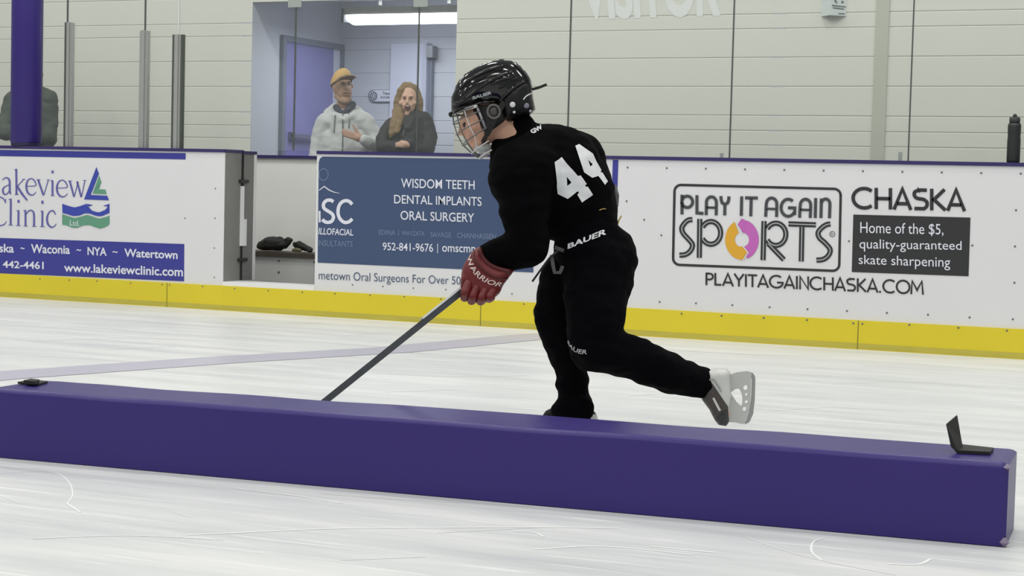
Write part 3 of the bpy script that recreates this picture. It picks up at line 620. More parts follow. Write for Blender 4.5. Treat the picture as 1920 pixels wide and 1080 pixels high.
sart('pictogram', [(arc2(.45, .19, .2, .055, 0, 350, 20), [tuple(range(21))]), poly((.2, .098), (.28, .112), (.42, .088), (.36, .08)), poly((.66, .085), (.80, .085), (.80, .102), (.66, .102))][0:1] + [poly((.2, .098), (.28, .112), (.42, .088), (.36, .08)), poly((.66, .085), (.80, .085), (.80, .102), (.66, .102))], SGI)
sart('text_rows', [poly((.08, .062), (.95, .058), (.95, .066), (.08, .072)), poly((.15, .046), (.85, .042), (.85, .05), (.15, .056)), poly((.5, .01), (.9, .01), (.9, .018), (.5, .018))], SGI)

# ------------------------------------------------------------------ foam bumper laid on the ice
by = -4.667 * D2R; bn_ = Vector((math.sin(by), math.cos(by), 0)); bd = Vector((math.cos(by), -math.sin(by), 0)); B0, BH, BW = -5.4128, .2116, .2811
e0, e1 = Vector((-3.718, -5.55, 0)).dot(bd), Vector((-.690, -5.49, 0)).dot(bd)
def bpt(e, w, z): return bd * e + bn_ * (B0 + w) + Vector((0, 0, z))
bum = thing('foam_bumper', 'long purple vinyl foam bumper lying across the ice in front of the player', 'rink divider', bpt((e0 + e1) / 2, BW / 2, 0))
V = []; F = []
sec = [(0, .003), (0, BH - .015), (.004, BH - .005), (.014, BH), (BW - .014, BH), (BW - .004, BH - .005), (BW, BH - .015), (BW, .003), (BW - .004, 0), (.004, 0)]
E_ = [e0 + .004, e0 + .014] + [e0 + .014 + (e1 - e0 - .034) * k / 40 for k in range(1, 40)] + [e1 - .02, e1 - .008, e1]
for j, e in enumerate(E_):
    for w, z in sec:
        s = .006 * noise.noise(Vector((e * 3.1, w * 6, z * 5))) if 2 < j < len(E_) - 3 else 0
        sh = .008 if j in (0, len(E_) - 1) else (.002 if j in (1, len(E_) - 2) else 0)
        ww = min(max(w, sh), BW - sh); zz = min(z, BH - sh); V.append(bpt(e, ww, zz + (s * .6 if z > .1 else 0)))
ns = len(sec)
for j in range(len(E_) - 1):
    for k in range(ns): F.append((j * ns + k, j * ns + (k + 1) % ns, (j + 1) * ns + (k + 1) % ns, (j + 1) * ns + k))
F += [tuple(range(ns)), tuple(range(len(V) - 1, len(V) - ns - 1, -1))]
o = fix_normals(obj('cover', V, F, PURP, bum, smooth=False))
o.data.polygons.foreach_set('use_smooth', [p.area < .0009 for p in o.data.polygons])
obj('corner_wear', *(lambda q: join(q, ))(lathe(bpt(e1 - .004, .008, BH - .012), [(.002, -.006), (.012, 0), (.004, .008)], 10, (0, 0, 1))), mat('worn_vinyl', (128, 118, 140), .7), bum)
obj('corner_wear', *lathe(bpt(e1 - .004, .006, .012), [(.004, -.01), (.013, 0), (.004, .012)], 10), MATS['worn_vinyl'], bum)
STRAP = mat('strap_black', (22, 24, 22), .6, bump=.1, bscale=200)
s1 = thing('velcro_strap', 'black bent strap with one end standing up on the right end of the bumper', 'strap', on_z(1810, 845, BH))
def slab(P, t, nrm):
    n = Vector(nrm).normalized() * t; k = len(P); return [Vector(p) for p in P] + [Vector(p) + n for p in P], [tuple(range(k - 1, -1, -1)), tuple(range(k, 2 * k))] + [(i, (i + 1) % k, k + (i + 1) % k, k + i) for i in range(k)]
q = [on_z(1795, 850, BH + .001), on_z(1856, 853, BH + .001), on_z(1863, 845, BH + .001), on_z(1800, 838, BH + .001)]
fix_normals(obj('flat_end', *slab(q, .008, (0, 0, 1)), STRAP, s1))
dep = (q[0] - CC).dot(CF) + .01
q = [at(1797, 851, dep), at(1807, 846, dep + .05), at(1802, 820, dep + .055), at(1795, 779, dep + .05), at(1775, 796, dep), at(1784, 838, dep - .005)]
fix_normals(obj('upright_end', *slab(q, .008, (CF.x, CF.y, 0)), STRAP, s1))
s2 = thing('velcro_strap', 'flat black strap lying on the left end of the bumper', 'strap', on_z(62, 719, BH))
q = [on_z(33, 719.5, BH + .001), on_z(72, 723, BH + .001), on_z(90, 718, BH + .001), on_z(60, 714.5, BH + .001)]
fix_normals(obj('band', *slab(q, .006, (0, 0, 1)), STRAP, s2))
q = [on_z(44, 719, BH + .007), on_z(66, 721, BH + .007), on_z(74, 717.5, BH + .007), on_z(58, 715.5, BH + .007)]
fix_normals(obj('loop', *slab(q, .010, (0, 0, 1)), STRAP, s2))
# ------------------------------------------------------------------ soft bodies
def solid(name, chains, m, parent=None, voxel=.006, smooth=3, ells=(), wrinkle=0.0, wscale=9.0, label=None, seed=0.0):
    """one continuous surface grown around chains of (point, radius) and ellipsoids (centre, axes)"""
    V, F = [], []
    def ball(c, r):
        n = len(V); bm = bmesh.new(); bmesh.ops.create_icosphere(bm, subdivisions=3, radius=1)
        bm.verts.ensure_lookup_table()
        V.extend(Vector(c) + v.co * r for v in bm.verts); F.extend(tuple(n + v.index for v in f.verts) for f in bm.faces); bm.free()
    for ch in chains:
        for i, (p, r) in enumerate(ch):
            ball(p, r)
            if i:
                q, s = ch[i - 1]; q = Vector(q); p = Vector(p)
                if (p - q).length > 1e-5:
                    v, f = tube([q, p], [s, r], 20); n = len(V); V.extend(v); F.extend(tuple(n + k for k in g) for g in f)
    for c, ax in ells:
        n = len(V); bm = bmesh.new(); bmesh.ops.create_icosphere(bm, subdivisions=3, radius=1); bm.verts.ensure_lookup_table()
        V.extend(Vector(c) + ax[0] * v.co.x + ax[1] * v.co.y + ax[2] * v.co.z for v in bm.verts); F.extend(tuple(n + v.index for v in f.verts) for f in bm.faces); bm.free()
    me = bpy.data.meshes.new('rough'); me.from_pydata([tuple(v) for v in V], [], F); me.update()
    bm = bmesh.new(); bm.from_mesh(me); bmesh.ops.recalc_face_normals(bm, faces=bm.faces); bm.to_mesh(me); bm.free()
    t = bpy.data.objects.new('rough', me); COL.objects.link(t)
    rm = t.modifiers.new('r', 'REMESH'); rm.mode = 'VOXEL'; rm.voxel_size = voxel
    if smooth:
        sm = t.modifiers.new('s', 'SMOOTH'); sm.factor = .5; sm.iterations = smooth
    dg = bpy.context.evaluated_depsgraph_get(); out = bpy.data.meshes.new_from_object(t.evaluated_get(dg))
    bpy.data.objects.remove(t); bpy.data.meshes.remove(me)
    n = len(out.vertices); co = np.empty(n * 3); out.vertices.foreach_get('co', co); co = co.reshape(-1, 3)
    if wrinkle:
        nr = np.empty(n * 3); out.vertices.foreach_get('normal', nr); nr = nr.reshape(-1, 3)
        for i in range(n):
            p = Vector(co[i]) * wscale + Vector((seed, seed * 2, 0)); p.z *= 1.6
            h = noise.noise(p) + .5 * noise.noise(p * 2.3)
            co[i] += nr[i] * wrinkle * h
    faces = [tuple(p.vertices) for p in out.polygons]; bpy.data.meshes.remove(out)
    return obj(name, [tuple(c) for c in co], faces, m, parent, True, label)

def fill2d(outer, holes=(), step=4.0):
    """triangles filling a 2-D outline, with points inside every step"""
    def dens(P):
        out = []
        for i in range(len(P)):
            a, b = np.array(P[i], float), np.array(P[(i + 1) % len(P)], float); k = max(1, int(np.linalg.norm(b - a) / step))
            out += [tuple(a + (b - a) * j / k) for j in range(k)]
        return out
    loops = [dens(outer)] + [dens(h) for h in holes]; pts = []; edges = []
    for l in loops:
        n = len(pts); pts += l; edges += [(n + i, n + (i + 1) % len(l)) for i in range(len(l))]
    B = np.array(pts); E0 = B[[e[0] for e in edges]]; E1 = B[[e[1] for e in edges]]
    def dist(q):
        d = E1 - E0; t = np.clip(((q - E0) * d).sum(1) / ((d * d).sum(1) + 1e-9), 0, 1); return np.sqrt((((E0 + d * t[:, None]) - q) ** 2).sum(1).min())
    lo, hi = B[:len(loops[0])].min(0), B[:len(loops[0])].max(0)
    def inside(q, P):
        c = False; x, y = q; j = len(P) - 1
        for i in range(len(P)):
            if (P[i][1] > y) != (P[j][1] > y) and x < (P[j][0] - P[i][0]) * (y - P[i][1]) / (P[j][1] - P[i][1]) + P[i][0]: c = not c
            j = i
        return c
    row = 0; y = lo[1] + step * .5
    while y < hi[1]:
        x = lo[0] + step * (.5 if row % 2 else 1.0)
        while x < hi[0]:
            q = (x, y)
            if inside(q, loops[0]) and not any(inside(q, h) for h in loops[1:]) and dist(np.array(q)) > step * .45: pts.append(q)
            x += step
        y += step * .87; row += 1
    r = delaunay_2d_cdt([Vector(p) for p in pts], edges, [], 1, 1e-4)
    V2 = [tuple(v) for v in r[0]]; T = []
    for f in r[2]:
        c = np.mean([V2[i] for i in f], axis=0)
        if inside(c, loops[0]) and not any(inside(c, h) for h in loops[1:]): T.append(tuple(f))
    return V2, T, [dist(np.array(v)) for v in V2]

def puff(name, outer, to3d, hw, m, parent, rim=None, step=4.0, far=1.0, flat=0.0, label=None, power=.5):
    """a rounded solid with the given side outline; to3d(x, y, t) gives the point t metres toward the viewer side"""
    V2, T, D = fill2d(outer, (), step); dm = rim or max(D); V = []; F = []; n = len(V2); back = {}
    h = [flat + (hw - flat) * max(0.0, 1 - (1 - min(d / dm, 1)) ** 2) ** power if d > 1e-3 else 0.0 for d in D]
    for (x, y), t in zip(V2, h): V.append(to3d(x, y, t))
    for i, ((x, y), t) in enumerate(zip(V2, h)):
        if t > 0: back[i] = len(V); V.append(to3d(x, y, -t * far))
        else: back[i] = i
    for f in T: F.append(f); F.append(tuple(back[i] for i in reversed(f)))
    o = obj(name, V, F, m, parent, True, label); return fix_normals(o)

def plate(name, outer, holes, to3d, t, m, parent, step=6.0, label=None, smooth=False):
    """a flat piece t thick with holes"""
    V2, T, D = fill2d(outer, holes, step); n = len(V2); V = [to3d(x, y, t / 2) for x, y in V2] + [to3d(x, y, -t / 2) for x, y in V2]; F = list(T) + [tuple(n + i for i in reversed(f)) for f in T]
    cnt = {}
    for f in T:
        for i in range(len(f)):
            a, b = f[i], f[(i + 1) % len(f)]; cnt.setdefault((min(a, b), max(a, b)), []).append((a, b))
    for k, l in cnt.items():
        if len(l) == 1: a, b = l[0]; F.append((b, a, n + a, n + b))
    return fix_normals(obj(name, V, F, m, parent, smooth, label))

def bvh(objs):
    V, F = [], []
    for o in objs:
        off = Vector(root_of(o).location); n = len(V); V += [v.co + off for v in o.data.vertices]; F += [tuple(n + i for i in p.vertices) for p in o.data.polygons]
    return BVHTree.FromPolygons(V, F)
def onto(tree, px, py, off, last=[None]):
    h = tree.ray_cast(CC, ray(px, py).normalized())
    if h[0] is None: return None
    n = h[1]
    if n.dot(ray(px, py)) > 0: n = -n
    return h[0] + n * off
def decal(name, V2, F, tree, m, parent, off=.002, label=None):
    V = [onto(tree, x, y, off) for x, y in V2]; F = [f for f in F if all(V[i] is not None for i in f)]
    keep = sorted({i for f in F for i in f}); mp = {k: i for i, k in enumerate(keep)}
    return obj(name, [V[k] for k in keep], [tuple(mp[i] for i in f) for f in F], m, parent, True, label)
def word_on(name, V2F, tree, m, parent, off=.002, label=None):
    """lettering laid on a curved surface: its faces are split small first"""
    V2, F = V2F; bm = bmesh.new(); vs = [bm.verts.new((x, y, 0)) for x, y in V2]
    for f in F:
        try: bm.faces.new([vs[i] for i in f])
        except ValueError: pass
    bmesh.ops.triangulate(bm, faces=bm.faces[:])
    for _ in range(3):
        e = [e for e in bm.edges if e.calc_length() > 3]
        if not e: break
        bmesh.ops.subdivide_edges(bm, edges=e, cuts=1); bmesh.ops.triangulate(bm, faces=bm.faces[:])
    bm.verts.index_update(); V = [tuple(v.co.xy) for v in bm.verts]; T = [tuple(v.index for v in f.verts) for f in bm.faces]; bm.free()
    return decal(name, V, T, tree, m, parent, off, label)
def along(s, inner, outer, bold=0.0, shear=0.0):
    """word set between two curves (outer carries the letters' feet)"""
    v, f = glyphs(s, bold, shear); A, B = np.array(smooth_line(inner, 6)), np.array(smooth_line(outer, 6))
    def samp(P, t):
        d = np.r_[0, np.cumsum(np.linalg.norm(np.diff(P, axis=0), axis=1))]; d /= d[-1]; return np.array([np.interp(t, d, P[:, 0]), np.interp(t, d, P[:, 1])])
    return [tuple(samp(B, a) * (1 - b) + samp(A, a) * b) for a, b in v], f
# ------------------------------------------------------------------ the hockey player
D0 = 6.15; PXM = FPX / D0
def P(px, py, d=0.0): return at(px, py, D0 + d)
def C_(pts): return [(P(x, y, d), r / PXM) for x, y, d, r in pts]
VIEW = CF.copy()
CLOTH = mat('black_jersey_cloth', (3, 3, 5), .92, bump=.15, bscale=260, spec=.07)
PANTS = mat('black_pants_cloth', (3, 3, 6), .9, bump=.15, bscale=200, spec=.07)
SKIN = mat('skin', (206, 160, 136), .5, vary=.05, vscale=20)
GLOSS = mat('helmet_gloss', (10, 11, 11), .10, spec=.42, coat=.22)
MATTE = mat('helmet_matte', (18, 18, 20), .42, spec=.3)
RED = mat('glove_red', (100, 13, 18), .5, bump=.12, bscale=90, vary=.1, vscale=14)
REDD = mat('glove_red_dark', (76, 10, 15), .6)
DECW = mat('print_white', (212, 214, 216), .5)
pl_root = thing('person', 'young hockey player in black jersey 44, black caged helmet and red gloves, skating left', 'person', on_z(1075, 815, 0))

jersey_ch = [
    C_([(1098, 424, .0, 62), (1072, 366, .0, 80), (1046, 316, .0, 82), (1030, 296, .03, 66)]),
    C_([(1085, 300, .08, 53), (1098, 342, .05, 53), (1094, 400, .02, 66)]),
    C_([(1060, 402, 0, 57), (1050, 350, 0, 74)]),
    C_([(1085, 298, .08, 52), (1036, 290, .04, 60), (984, 262, .0, 36), (974, 246, -.005, 32)]),
    C_([(984, 262, 0, 36), (950, 283, -.01, 32)]),
    C_([(1036, 290, .04, 60), (975, 312, -.02, 60)]),
    C_([(1030, 300, -.02, 66), (980, 327, -.10, 66), (984, 385, -.14, 48), (990, 430, -.15, 39), (991, 461, -.15, 38)]),
    C_([(991, 461, -.15, 38), (955, 474, -.14, 33), (922, 484, -.13, 29)]),
    C_([(1088, 302, .10, 46), (1048, 392, .15, 38), (1006, 434, .03, 27)])]
jersey = solid('jersey', jersey_ch, CLOTH, pl_root, .0075, 5, wrinkle=.010, wscale=9, label='black practice jersey with white number 44')
pants_ch = [
    C_([(1101, 436, 0, 62), (1104, 466, 0, 67), (1121, 480, 0, 71), (1126, 506, -.02, 70), (1118, 558, -.07, 60), (1116, 610, -.10, 56), (1119, 648, -.11, 50)]),
    C_([(1119, 648, -.11, 49), (1165, 664, -.08, 43), (1196, 674, -.06, 41), (1232, 690, -.04, 40), (1265, 703, -.02, 38), (1299, 714, 0, 32), (1312, 717, .01, 31)]),
    C_([(1094, 480, .04, 58), (1072, 512, .07, 55), (1056, 552, .08, 50), (1045, 592, .08, 44), (1055, 640, .08, 40), (1067, 682, .08, 34), (1073, 706, .08, 30), (1072, 722, .08, 34), (1076, 742, .08, 29), (1077, 764, .08, 37), (1077, 774, .08, 40)]),
    C_([(1074, 750, .07, 26), (1058, 769, .04, 26)]), C_([(1076, 750, .07, 24), (1090, 768, .04, 26)])]
pants = solid('pants', pants_ch, PANTS, pl_root, .0075, 4, wrinkle=.012, wscale=10, seed=3.0, label='black padded hockey pants and leg covers')

# head frame: pitched down to the left
HC = P(925, 200, -.01); FA = (-CR * .95 - CU * .31).normalized(); UA = (-CR * .31 + CU * .95).normalized(); SA = -VIEW
def H(a, b, c=0.0): return HC + (FA * a + UA * b + SA * c) / PXM
def HE(a, b, c, ra, rb, rc): return (H(a, b, c), (FA * ra / PXM, UA * rb / PXM, SA * rc / PXM))
def HB(pts): return [(H(a, b, c), r / PXM) for a, b, c, r in pts]
heads = [HE(-4, 20, 0, 56, 46, 38), HE(34, -20, 0, 32, 38, 35), HE(28, -42, 0, 30, 22, 30), HE(0, -28, 0, 34, 30, 38), HE(4, -14, 36, 9, 13, 5), HE(4, -14, -36, 9, 13, 5)]
hch = [HB([(62, -6, 0, 5), (72, -27, 0, 6.5), (64, -31, 0, 6)]), HB([(60, -41, 10, 4.5), (65, -40, 0, 5.5), (60, -41, -10, 4.5)]), HB([(60, -47, 8, 4), (63, -47, 0, 5), (60, -47, -8, 4)]), HB([(54, -57, 0, 11), (44, -56, 10, 11)]),
       HB([(58, -6, 15, 8), (62, -6, 0, 7), (58, -6, -15, 8)]), HB([(48, -26, 20, 15)]), HB([(48, -26, -20, 15)])]
shrink = lambda chs, k: [[(p, r * k) for p, r in ch] for ch in chs]
neck = [[(H(2, -30), 30 / PXM), (P(968, 262, 0), 34 / PXM), (P(1010, 292, .02), 44 / PXM)]]
feet = [C_([(1312, 717, .01, 22), (1338, 725, .01, 17), (1356, 775, .01, 14)]), C_([(1076, 760, .07, 22), (1078, 778, .07, 16), (1040, 782, .07, 12)])]
hands = [C_([(922, 488, -.13, 16), (900, 515, -.14, 18), (885, 540, -.15, 10)]), C_([(1006, 434, .03, 17), (985, 450, .0, 17)])]
body = solid('body', hch + neck + shrink(jersey_ch, .78) + shrink(pants_ch[:3], .70) + feet + hands, SKIN, pl_root, .0048, 3, ells=heads)
for s in (1, -1):
    e = obj('eye', *lathe(H(60, -18, 17.5 * s), [(.0005, -.011), (.006, -.009), (.0105, -.003), (.0105, .003), (.006, .009), (.0005, .011)], 14, FA), mat('eye_dark', (46, 36, 32), .25), body, smooth=True)

    obj('eyebrow', *tube([H(62, -9, 8 * s), H(61, -7, 15 * s), H(55, -9, 23 * s)], [.0015, .0028, .0015], 8), mat('brow_brown', (84, 62, 48), .7), body, smooth=True)
obj('lips', *tube([H(60.5, -43, 11), H(65.5, -43.5, 4), H(66.5, -43.8, 0), H(65.5, -43.5, -4), H(60.5, -43, -11)], [.002, .0042, .0042, .0042, .002], 8), mat('lip_pink', (166, 98, 88), .5), body, smooth=True)

# helmet
def hel3(x, y, t): return P(x, y, -.01) - VIEW * t
shell_o = smooth_line([(846, 184), (853, 166), (860, 153), (873, 139), (894, 126), (918, 116.5), (938, 113), (957, 115), (972, 121), (986, 135), (995, 148), (998.5, 164), (1000, 182), (1004.5, 206)], 5) + [(996, 216), (984, 221), (972, 226), (957, 234), (943, 230), (938, 216), (930, 203), (905, 200), (893, 203), (875, 209), (850, 217.5), (846, 210)]
shell = puff('helmet', shell_o, hel3, .106, GLOSS, pl_root, rim=46, step=3.5, flat=.04, label='glossy black helmet')
tr = bvh([shell])
def on_shell(x, y, off=.0): 
    p = onto(tr, x, y, off); return p if p is not None else P(x, y, -.05)
def ridge(pts, r, m=GLOSS, name='ridge'):
    return obj(name, *tube([on_shell(x, y, r * .15) for x, y in smooth_line(pts, 5)], [r * .5] + [r] * (5 * (len(pts) - 1) - 1) + [r * .5], 10), m, shell, smooth=True)
ridge([(851, 196), (872, 186), (900, 164), (930, 146), (962, 134)], .006)
ridge([(858, 170), (880, 150), (910, 134), (945, 123)], .006)
ridge([(936, 192), (950, 176), (966, 162), (984, 152)], .006)
ridge([(852, 205), (880, 198), (905, 192), (930, 190)], .005)
ridge([(965, 121), (982, 137), (991, 156), (994, 178)], .005)
ridge([(920, 160), (938, 150), (958, 146)], .005)
rear = puff('rear_shell', [(944, 186), (960, 172), (975, 160), (990, 154), (996, 166), (998, 184), (1002, 204), (994, 213), (980, 217), (966, 222), (952, 224), (944, 210)], lambda x, y, t: on_shell(x, y) - VIEW * (.004 + t), .006, MATTE, shell, step=4, far=.5, label='matte rear half of the helmet')
for pts in ([(893, 152), (912, 142)], [(926, 133), (944, 128)], [(872, 163), (884, 154)], [(958, 152), (972, 146)], [(905, 180), (924, 173)][0:0] or [(935, 166), (948, 159)]):
    a_, b_ = pts; obj('vent', *tube([on_shell(*a_), on_shell((a_[0] + b_[0]) / 2, (a_[1] + b_[1]) / 2), on_shell(*b_)], [.003, .0052, .003], 8), mat('vent_black', (6, 6, 6), .8), shell, smooth=True)
t2 = bvh([shell, rear])
def disc(x, y, r, m, name, par=shell):
    p = onto(t2, x, y, .001); n = (CC - p).normalized(); return obj(name, *lathe(p, [(r / PXM, -.002), (r / PXM, .002), (r * .6 / PXM, .004)], 14, n), m, par, smooth=False)
disc(961, 196, 5.2, mat('screw_white', (206, 206, 210), .3), 'screw'); disc(987, 198, 5.0, mat('screw_grey', (120, 118, 134), .3), 'screw'); disc(964, 210, 2.6, MATS['screw_white'], 'screw'); disc(994.0, 207.5, 2.4, MATS['screw_white'], 'screw')
obj('size_tab', *tube([onto(t2, x, y, .0015) for x, y in smooth_line([(981, 187), (985, 181.5), (991, 177.5), (997, 175)], 3)], .0022, 8), mat('tab_white', (200, 202, 204), .4), shell)
obj('strap_tab', *bar([P(996, 168, -.01), P(1010, 164.5, -.01), P(1025, 158.5, -.01)], .016, .008, CU), mat('strap_fabric', (22, 22, 22), .7), shell)
word_on('lettering', quad_text('BAUER', (884.5, 181), (886, 186.5), (920.5, 170.5), (922.5, 176), bold=.045, shear=.1), t2, mat('helmet_print', (176, 180, 182), .4), shell, .0015)
puff('temple_pad', [(884, 211), (896, 201), (930, 200), (944, 214), (947, 230), (937, 238), (926, 246), (914, 257), (905, 246), (896, 228), (889, 219)], lambda x, y, t: P(x, y, -.01) - VIEW * ((.078 - max(0, (915 - x)) * .0011) + t), .010, mat('padding_black', (12, 12, 13), .75), shell, step=3.5, far=.8, label='black padding over the temple and ear')
# ear guard and chin strap
ear = [H(a, b, 50) for a, b in [(3 + 11.5 * math.cos(t * D2R * 18), -14 + 12.5 * math.sin(t * D2R * 18)) for t in range(20)]]
obj('ear_guard', *tube(ear, .0045, 10, True), mat('ear_guard_grey', (92, 90, 88), .35), shell, smooth=True)
obj('ear_pad', *lathe(H(3, -14, 49), [(9 / PXM, -.003), (9.5 / PXM, .001), (5 / PXM, .004)], 18, SA), mat('ear_pad_grey', (66, 62, 60), .5), shell, smooth=True)
hs = P(938, 208, -.01) - VIEW * .098
obj('chin_strap', *bar([P(946, 196, -.01) - VIEW * .094, P(936, 212, -.01) - VIEW * .092, P(925, 233, -.01) - VIEW * .088, P(913, 257, -.01) - VIEW * .078], .020, .005, SA), mat('strap_black_web', (12, 12, 13), .7), shell)
obj('chin_strap', *bar([P(913, 257, -.01) - VIEW * .078, P(906, 268, -.01) - VIEW * .05, P(902, 274, -.01), P(906, 268, -.01) + VIEW * .05, P(936, 212, -.01) + VIEW * .092], .016, .005, FA), MATS['strap_black_web'], shell)
# cage
cage = obj('face_cage', *tube([P(895, 205, -.01) - VIEW * .084, P(904, 226, -.01) - VIEW * .084, P(912, 246, -.01) - VIEW * .080], .0042, 10), mat('cage_side', (150, 152, 156), .35, metal=.4), pl_root, smooth=True, label='wire face cage')
WIRE = mat('cage_wire', (108, 110, 110), .3, metal=.6)
WIREL = mat('cage_wire_light', (196, 198, 196), .35)
def cbar(F_, B_, W, r, m=WIRE, t0=-92):
    f, b = P(F_[0], F_[1], -.01), P(B_[0], B_[1], -.01); pts = []
    for k in range(25):
        a = (t0 + (-2 * t0) * k / 24) * D2R; pts.append(b + (f - b) * math.cos(a) - VIEW * (W * math.sin(a)))
    return obj('cage_bar', *tube(pts, r, 8), m, cage, smooth=True)
FB = [((847, 217), (893, 204), .088), ((849, 232), (898, 214), .088), ((855, 253), (905, 229), .087), ((866, 273), (912, 244), .085), ((884, 288), (916, 268), .072), ((898, 297), (922, 284), .058)]
for i, (f_, b_, w_) in enumerate(FB): cbar(f_, b_, w_, .0030 if i in (0, 5) else .0023, WIREL if i >= 4 else WIRE)
def cpoint(i, a):
    f_, b_, w_ = FB[i]; f, b = P(f_[0], f_[1], -.01), P(b_[0], b_[1], -.01); return b + (f - b) * math.cos(a * D2R) - VIEW * (w_ * math.sin(a * D2R))
for a in (-62, -38, -16, 16, 38, 62): obj('cage_bar', *tube([cpoint(i, a * (1 if i < 4 else .8)) for i in range(6)], .0020, 8), WIREL if abs(a) > 50 else WIRE, cage, smooth=True)
obj('chin_cup', *(lambda q: (q.data, None))(None) if False else lathe(P(906, 278, -.01), [(.004, -.02), (.03, -.014), (.036, 0), (.03, .012), (.006, .018)], 18, (UA * -1 + FA * .5)), mat('chin_cup_pale', (188, 192, 190), .4), cage, smooth=True)
obj('brow_clip', *bar([P(874, 209, -.01) - VIEW * .07, P(895, 203.5, -.01) - VIEW * .088], .010, .012, SA), MATS['cage_wire_light'], cage)
obj('brow_clip', *tube([P(845.5, 215, -.01) - VIEW * .02, P(846, 215, -.01), P(845.5, 215, -.01) + VIEW * .02], .008, 10), MATTE, cage, smooth=True)

# printed numbers and words on the clothes
tj = bvh([jersey]); tp = bvh([pants]); tjp = bvh([jersey, pants])
zz = lambda pts: zl(6.353, 890, 210, pts)
four1 = zz([(945, 600), (1035, 543), (1225, 762), (1260, 757), (1330, 855), (1310, 880), (1325, 893), (1340, 885), (1405, 985), (1275, 1080), (1220, 985), (1242, 960), (1228, 942), (1110, 1033), (990, 975)]); hole1 = zz([(1095, 770), (1150, 840), (1100, 880)])
four2 = zz([(1195, 410), (1240, 388), (1400, 500), (1440, 590), (1500, 695), (1490, 720), (1515, 728), (1578, 830), (1545, 872), (1465, 765), (1395, 788), (1300, 720), (1265, 620)]); hole2 = zz([(1345, 570), (1398, 628), (1370, 655)])
for o_, h_ in ((four1, hole1), (four2, hole2)):
    V2, T, _ = fill2d(o_, [h_], 2.6); decal('number_four', V2, T, tj, DECW, jersey, .0035, 'white block numeral 4')
word_on('collar_print', quad_text('GW', (993.1, 246.5), (999.4, 252.8), (1014.3, 234.4), (1018.3, 242.3), bold=.05), tj, DECW, jersey, .0035)
word_on('waist_lettering', quad_text('BAUER', (1063.1, 458.3), (1065.4, 467.7), (1133.9, 429.5), (1135.5, 440.2), bold=.03, shear=.15), tjp, DECW, pants, .004, 'white brand lettering on the waistband')
word_on('knee_lettering', along('BAUER', [(1067, 637), (1073, 646), (1082, 652), (1092, 655), (1102, 655)], [(1066, 641), (1071, 652), (1080, 659.5), (1090, 663.5), (1101, 664)], bold=.02), tp, mat('print_grey', (168, 168, 170), .5), pants, .004)
# loose strap and buckle at the front of the pants
obj('waist_tie', *bar([P(1046, 470, -.13), P(1030, 484, -.13), P(1013, 507, -.12), P(998, 528, -.11)], .007, .003, SA), mat('tie_black', (34, 34, 34), .7), pants)
obj('buckle', *bar([P(1041, 464, -.125), P(1057, 470, -.135)], .012, .014, SA), mat('buckle_grey', (62, 62, 64), .5), pants)
obj('waist_tie', *bar([P(1034, 478, -.12), P(1037, 498, -.125), P(1040, 511, -.125), P(1050, 511, -.13), P(1055, 499, -.135)], .012, .004, SA), mat('tie_grey', (78, 80, 78), .6), pants)
obj('elbow_patch', *tube([P(1153, 348, .03), P(1154, 366, .02), P(1152, 386, .02), P(1149, 400, .02)], [.006, .013, .014, .005], 12), mat('patch_grey', (72, 74, 78), .6, vary=.3, vscale=60), jersey, smooth=True)
obj('gold_piping', *tube([P(1158, 420, -.02), P(1161, 412, -.02), P(1165, 405, -.015)], .0028, 8), mat('piping_gold', (176, 150, 70), .5), pants)
q_ = [onto(tjp, x, y, .002) for x, y in ((1123, 394), (1129, 391.5), (1135, 391.5))]
obj('gold_piping', *tube(q_, .0016, 6), MATS['piping_gold'], pants)

# near glove
def gl3(x, y, t): return P(x, y, -.14) - VIEW * t
g_out = smooth_line([(893, 465), (901, 462.5), (906, 466), (908, 478), (920, 491), (938, 500), (961, 503.5), (962, 510), (953, 522), (943, 536), (936, 551), (920, 562), (905, 566), (888, 563), (874, 556), (868, 545), (866, 532), (865, 516), (868, 500), (877, 484), (885, 471)], 3)
glove = puff('glove', g_out, gl3, .052, RED, pl_root, rim=20, step=3.2, label='red hockey glove with a band of white lettering on the near hand')
tg = bvh([glove])
fing = [(878, 532, 871, 560), (893, 540, 884, 566), (909, 545, 901, 567), (924, 546, 917, 562)]
for k, (x0, y0, x1, y1) in enumerate(fing):
    ch = [(P(x0, y0, -.185), 8.0 / PXM), (P((x0 + x1) / 2 - 2, (y0 + y1) / 2 + 2, -.194), 8.8 / PXM), (P(x1, y1 - 2, -.165), 8.2 / PXM), (P(x1 + 4, y1 - 4, -.125), 7.6 / PXM), (P(x1 + 5, y1 - 16, -.105), 7 / PXM)]
    solid('finger', [ch], RED, glove, .004, 2)
solid('thumb', [[(P(884, 508, -.165), 10 / PXM), (P(873, 524, -.165), 9 / PXM), (P(871, 537, -.15), 8 / PXM)]], RED, glove, .004, 2)
cuff = obj('cuff_roll', *tube([onto(tg, x, y, 0) or gl3(x, y, .02) for x, y in smooth_line([(899, 466), (902, 478), (912, 492), (928, 502), (948, 508), (957, 509)], 3)], [.004] + [.009] * 14 + [.004], 10), REDD, glove, smooth=True)
obj('cuff_seam', *tube([onto(tg, x, y, 0) or gl3(x, y, .02) for x, y in smooth_line([(889, 472), (890, 487), (900, 501), (916, 514), (934, 521), (951, 522)], 3)], .0042, 8), REDD, glove, smooth=True)
z3_ = lambda pts: zl(7.2, 840, 440, pts)
tg2 = bvh([glove])
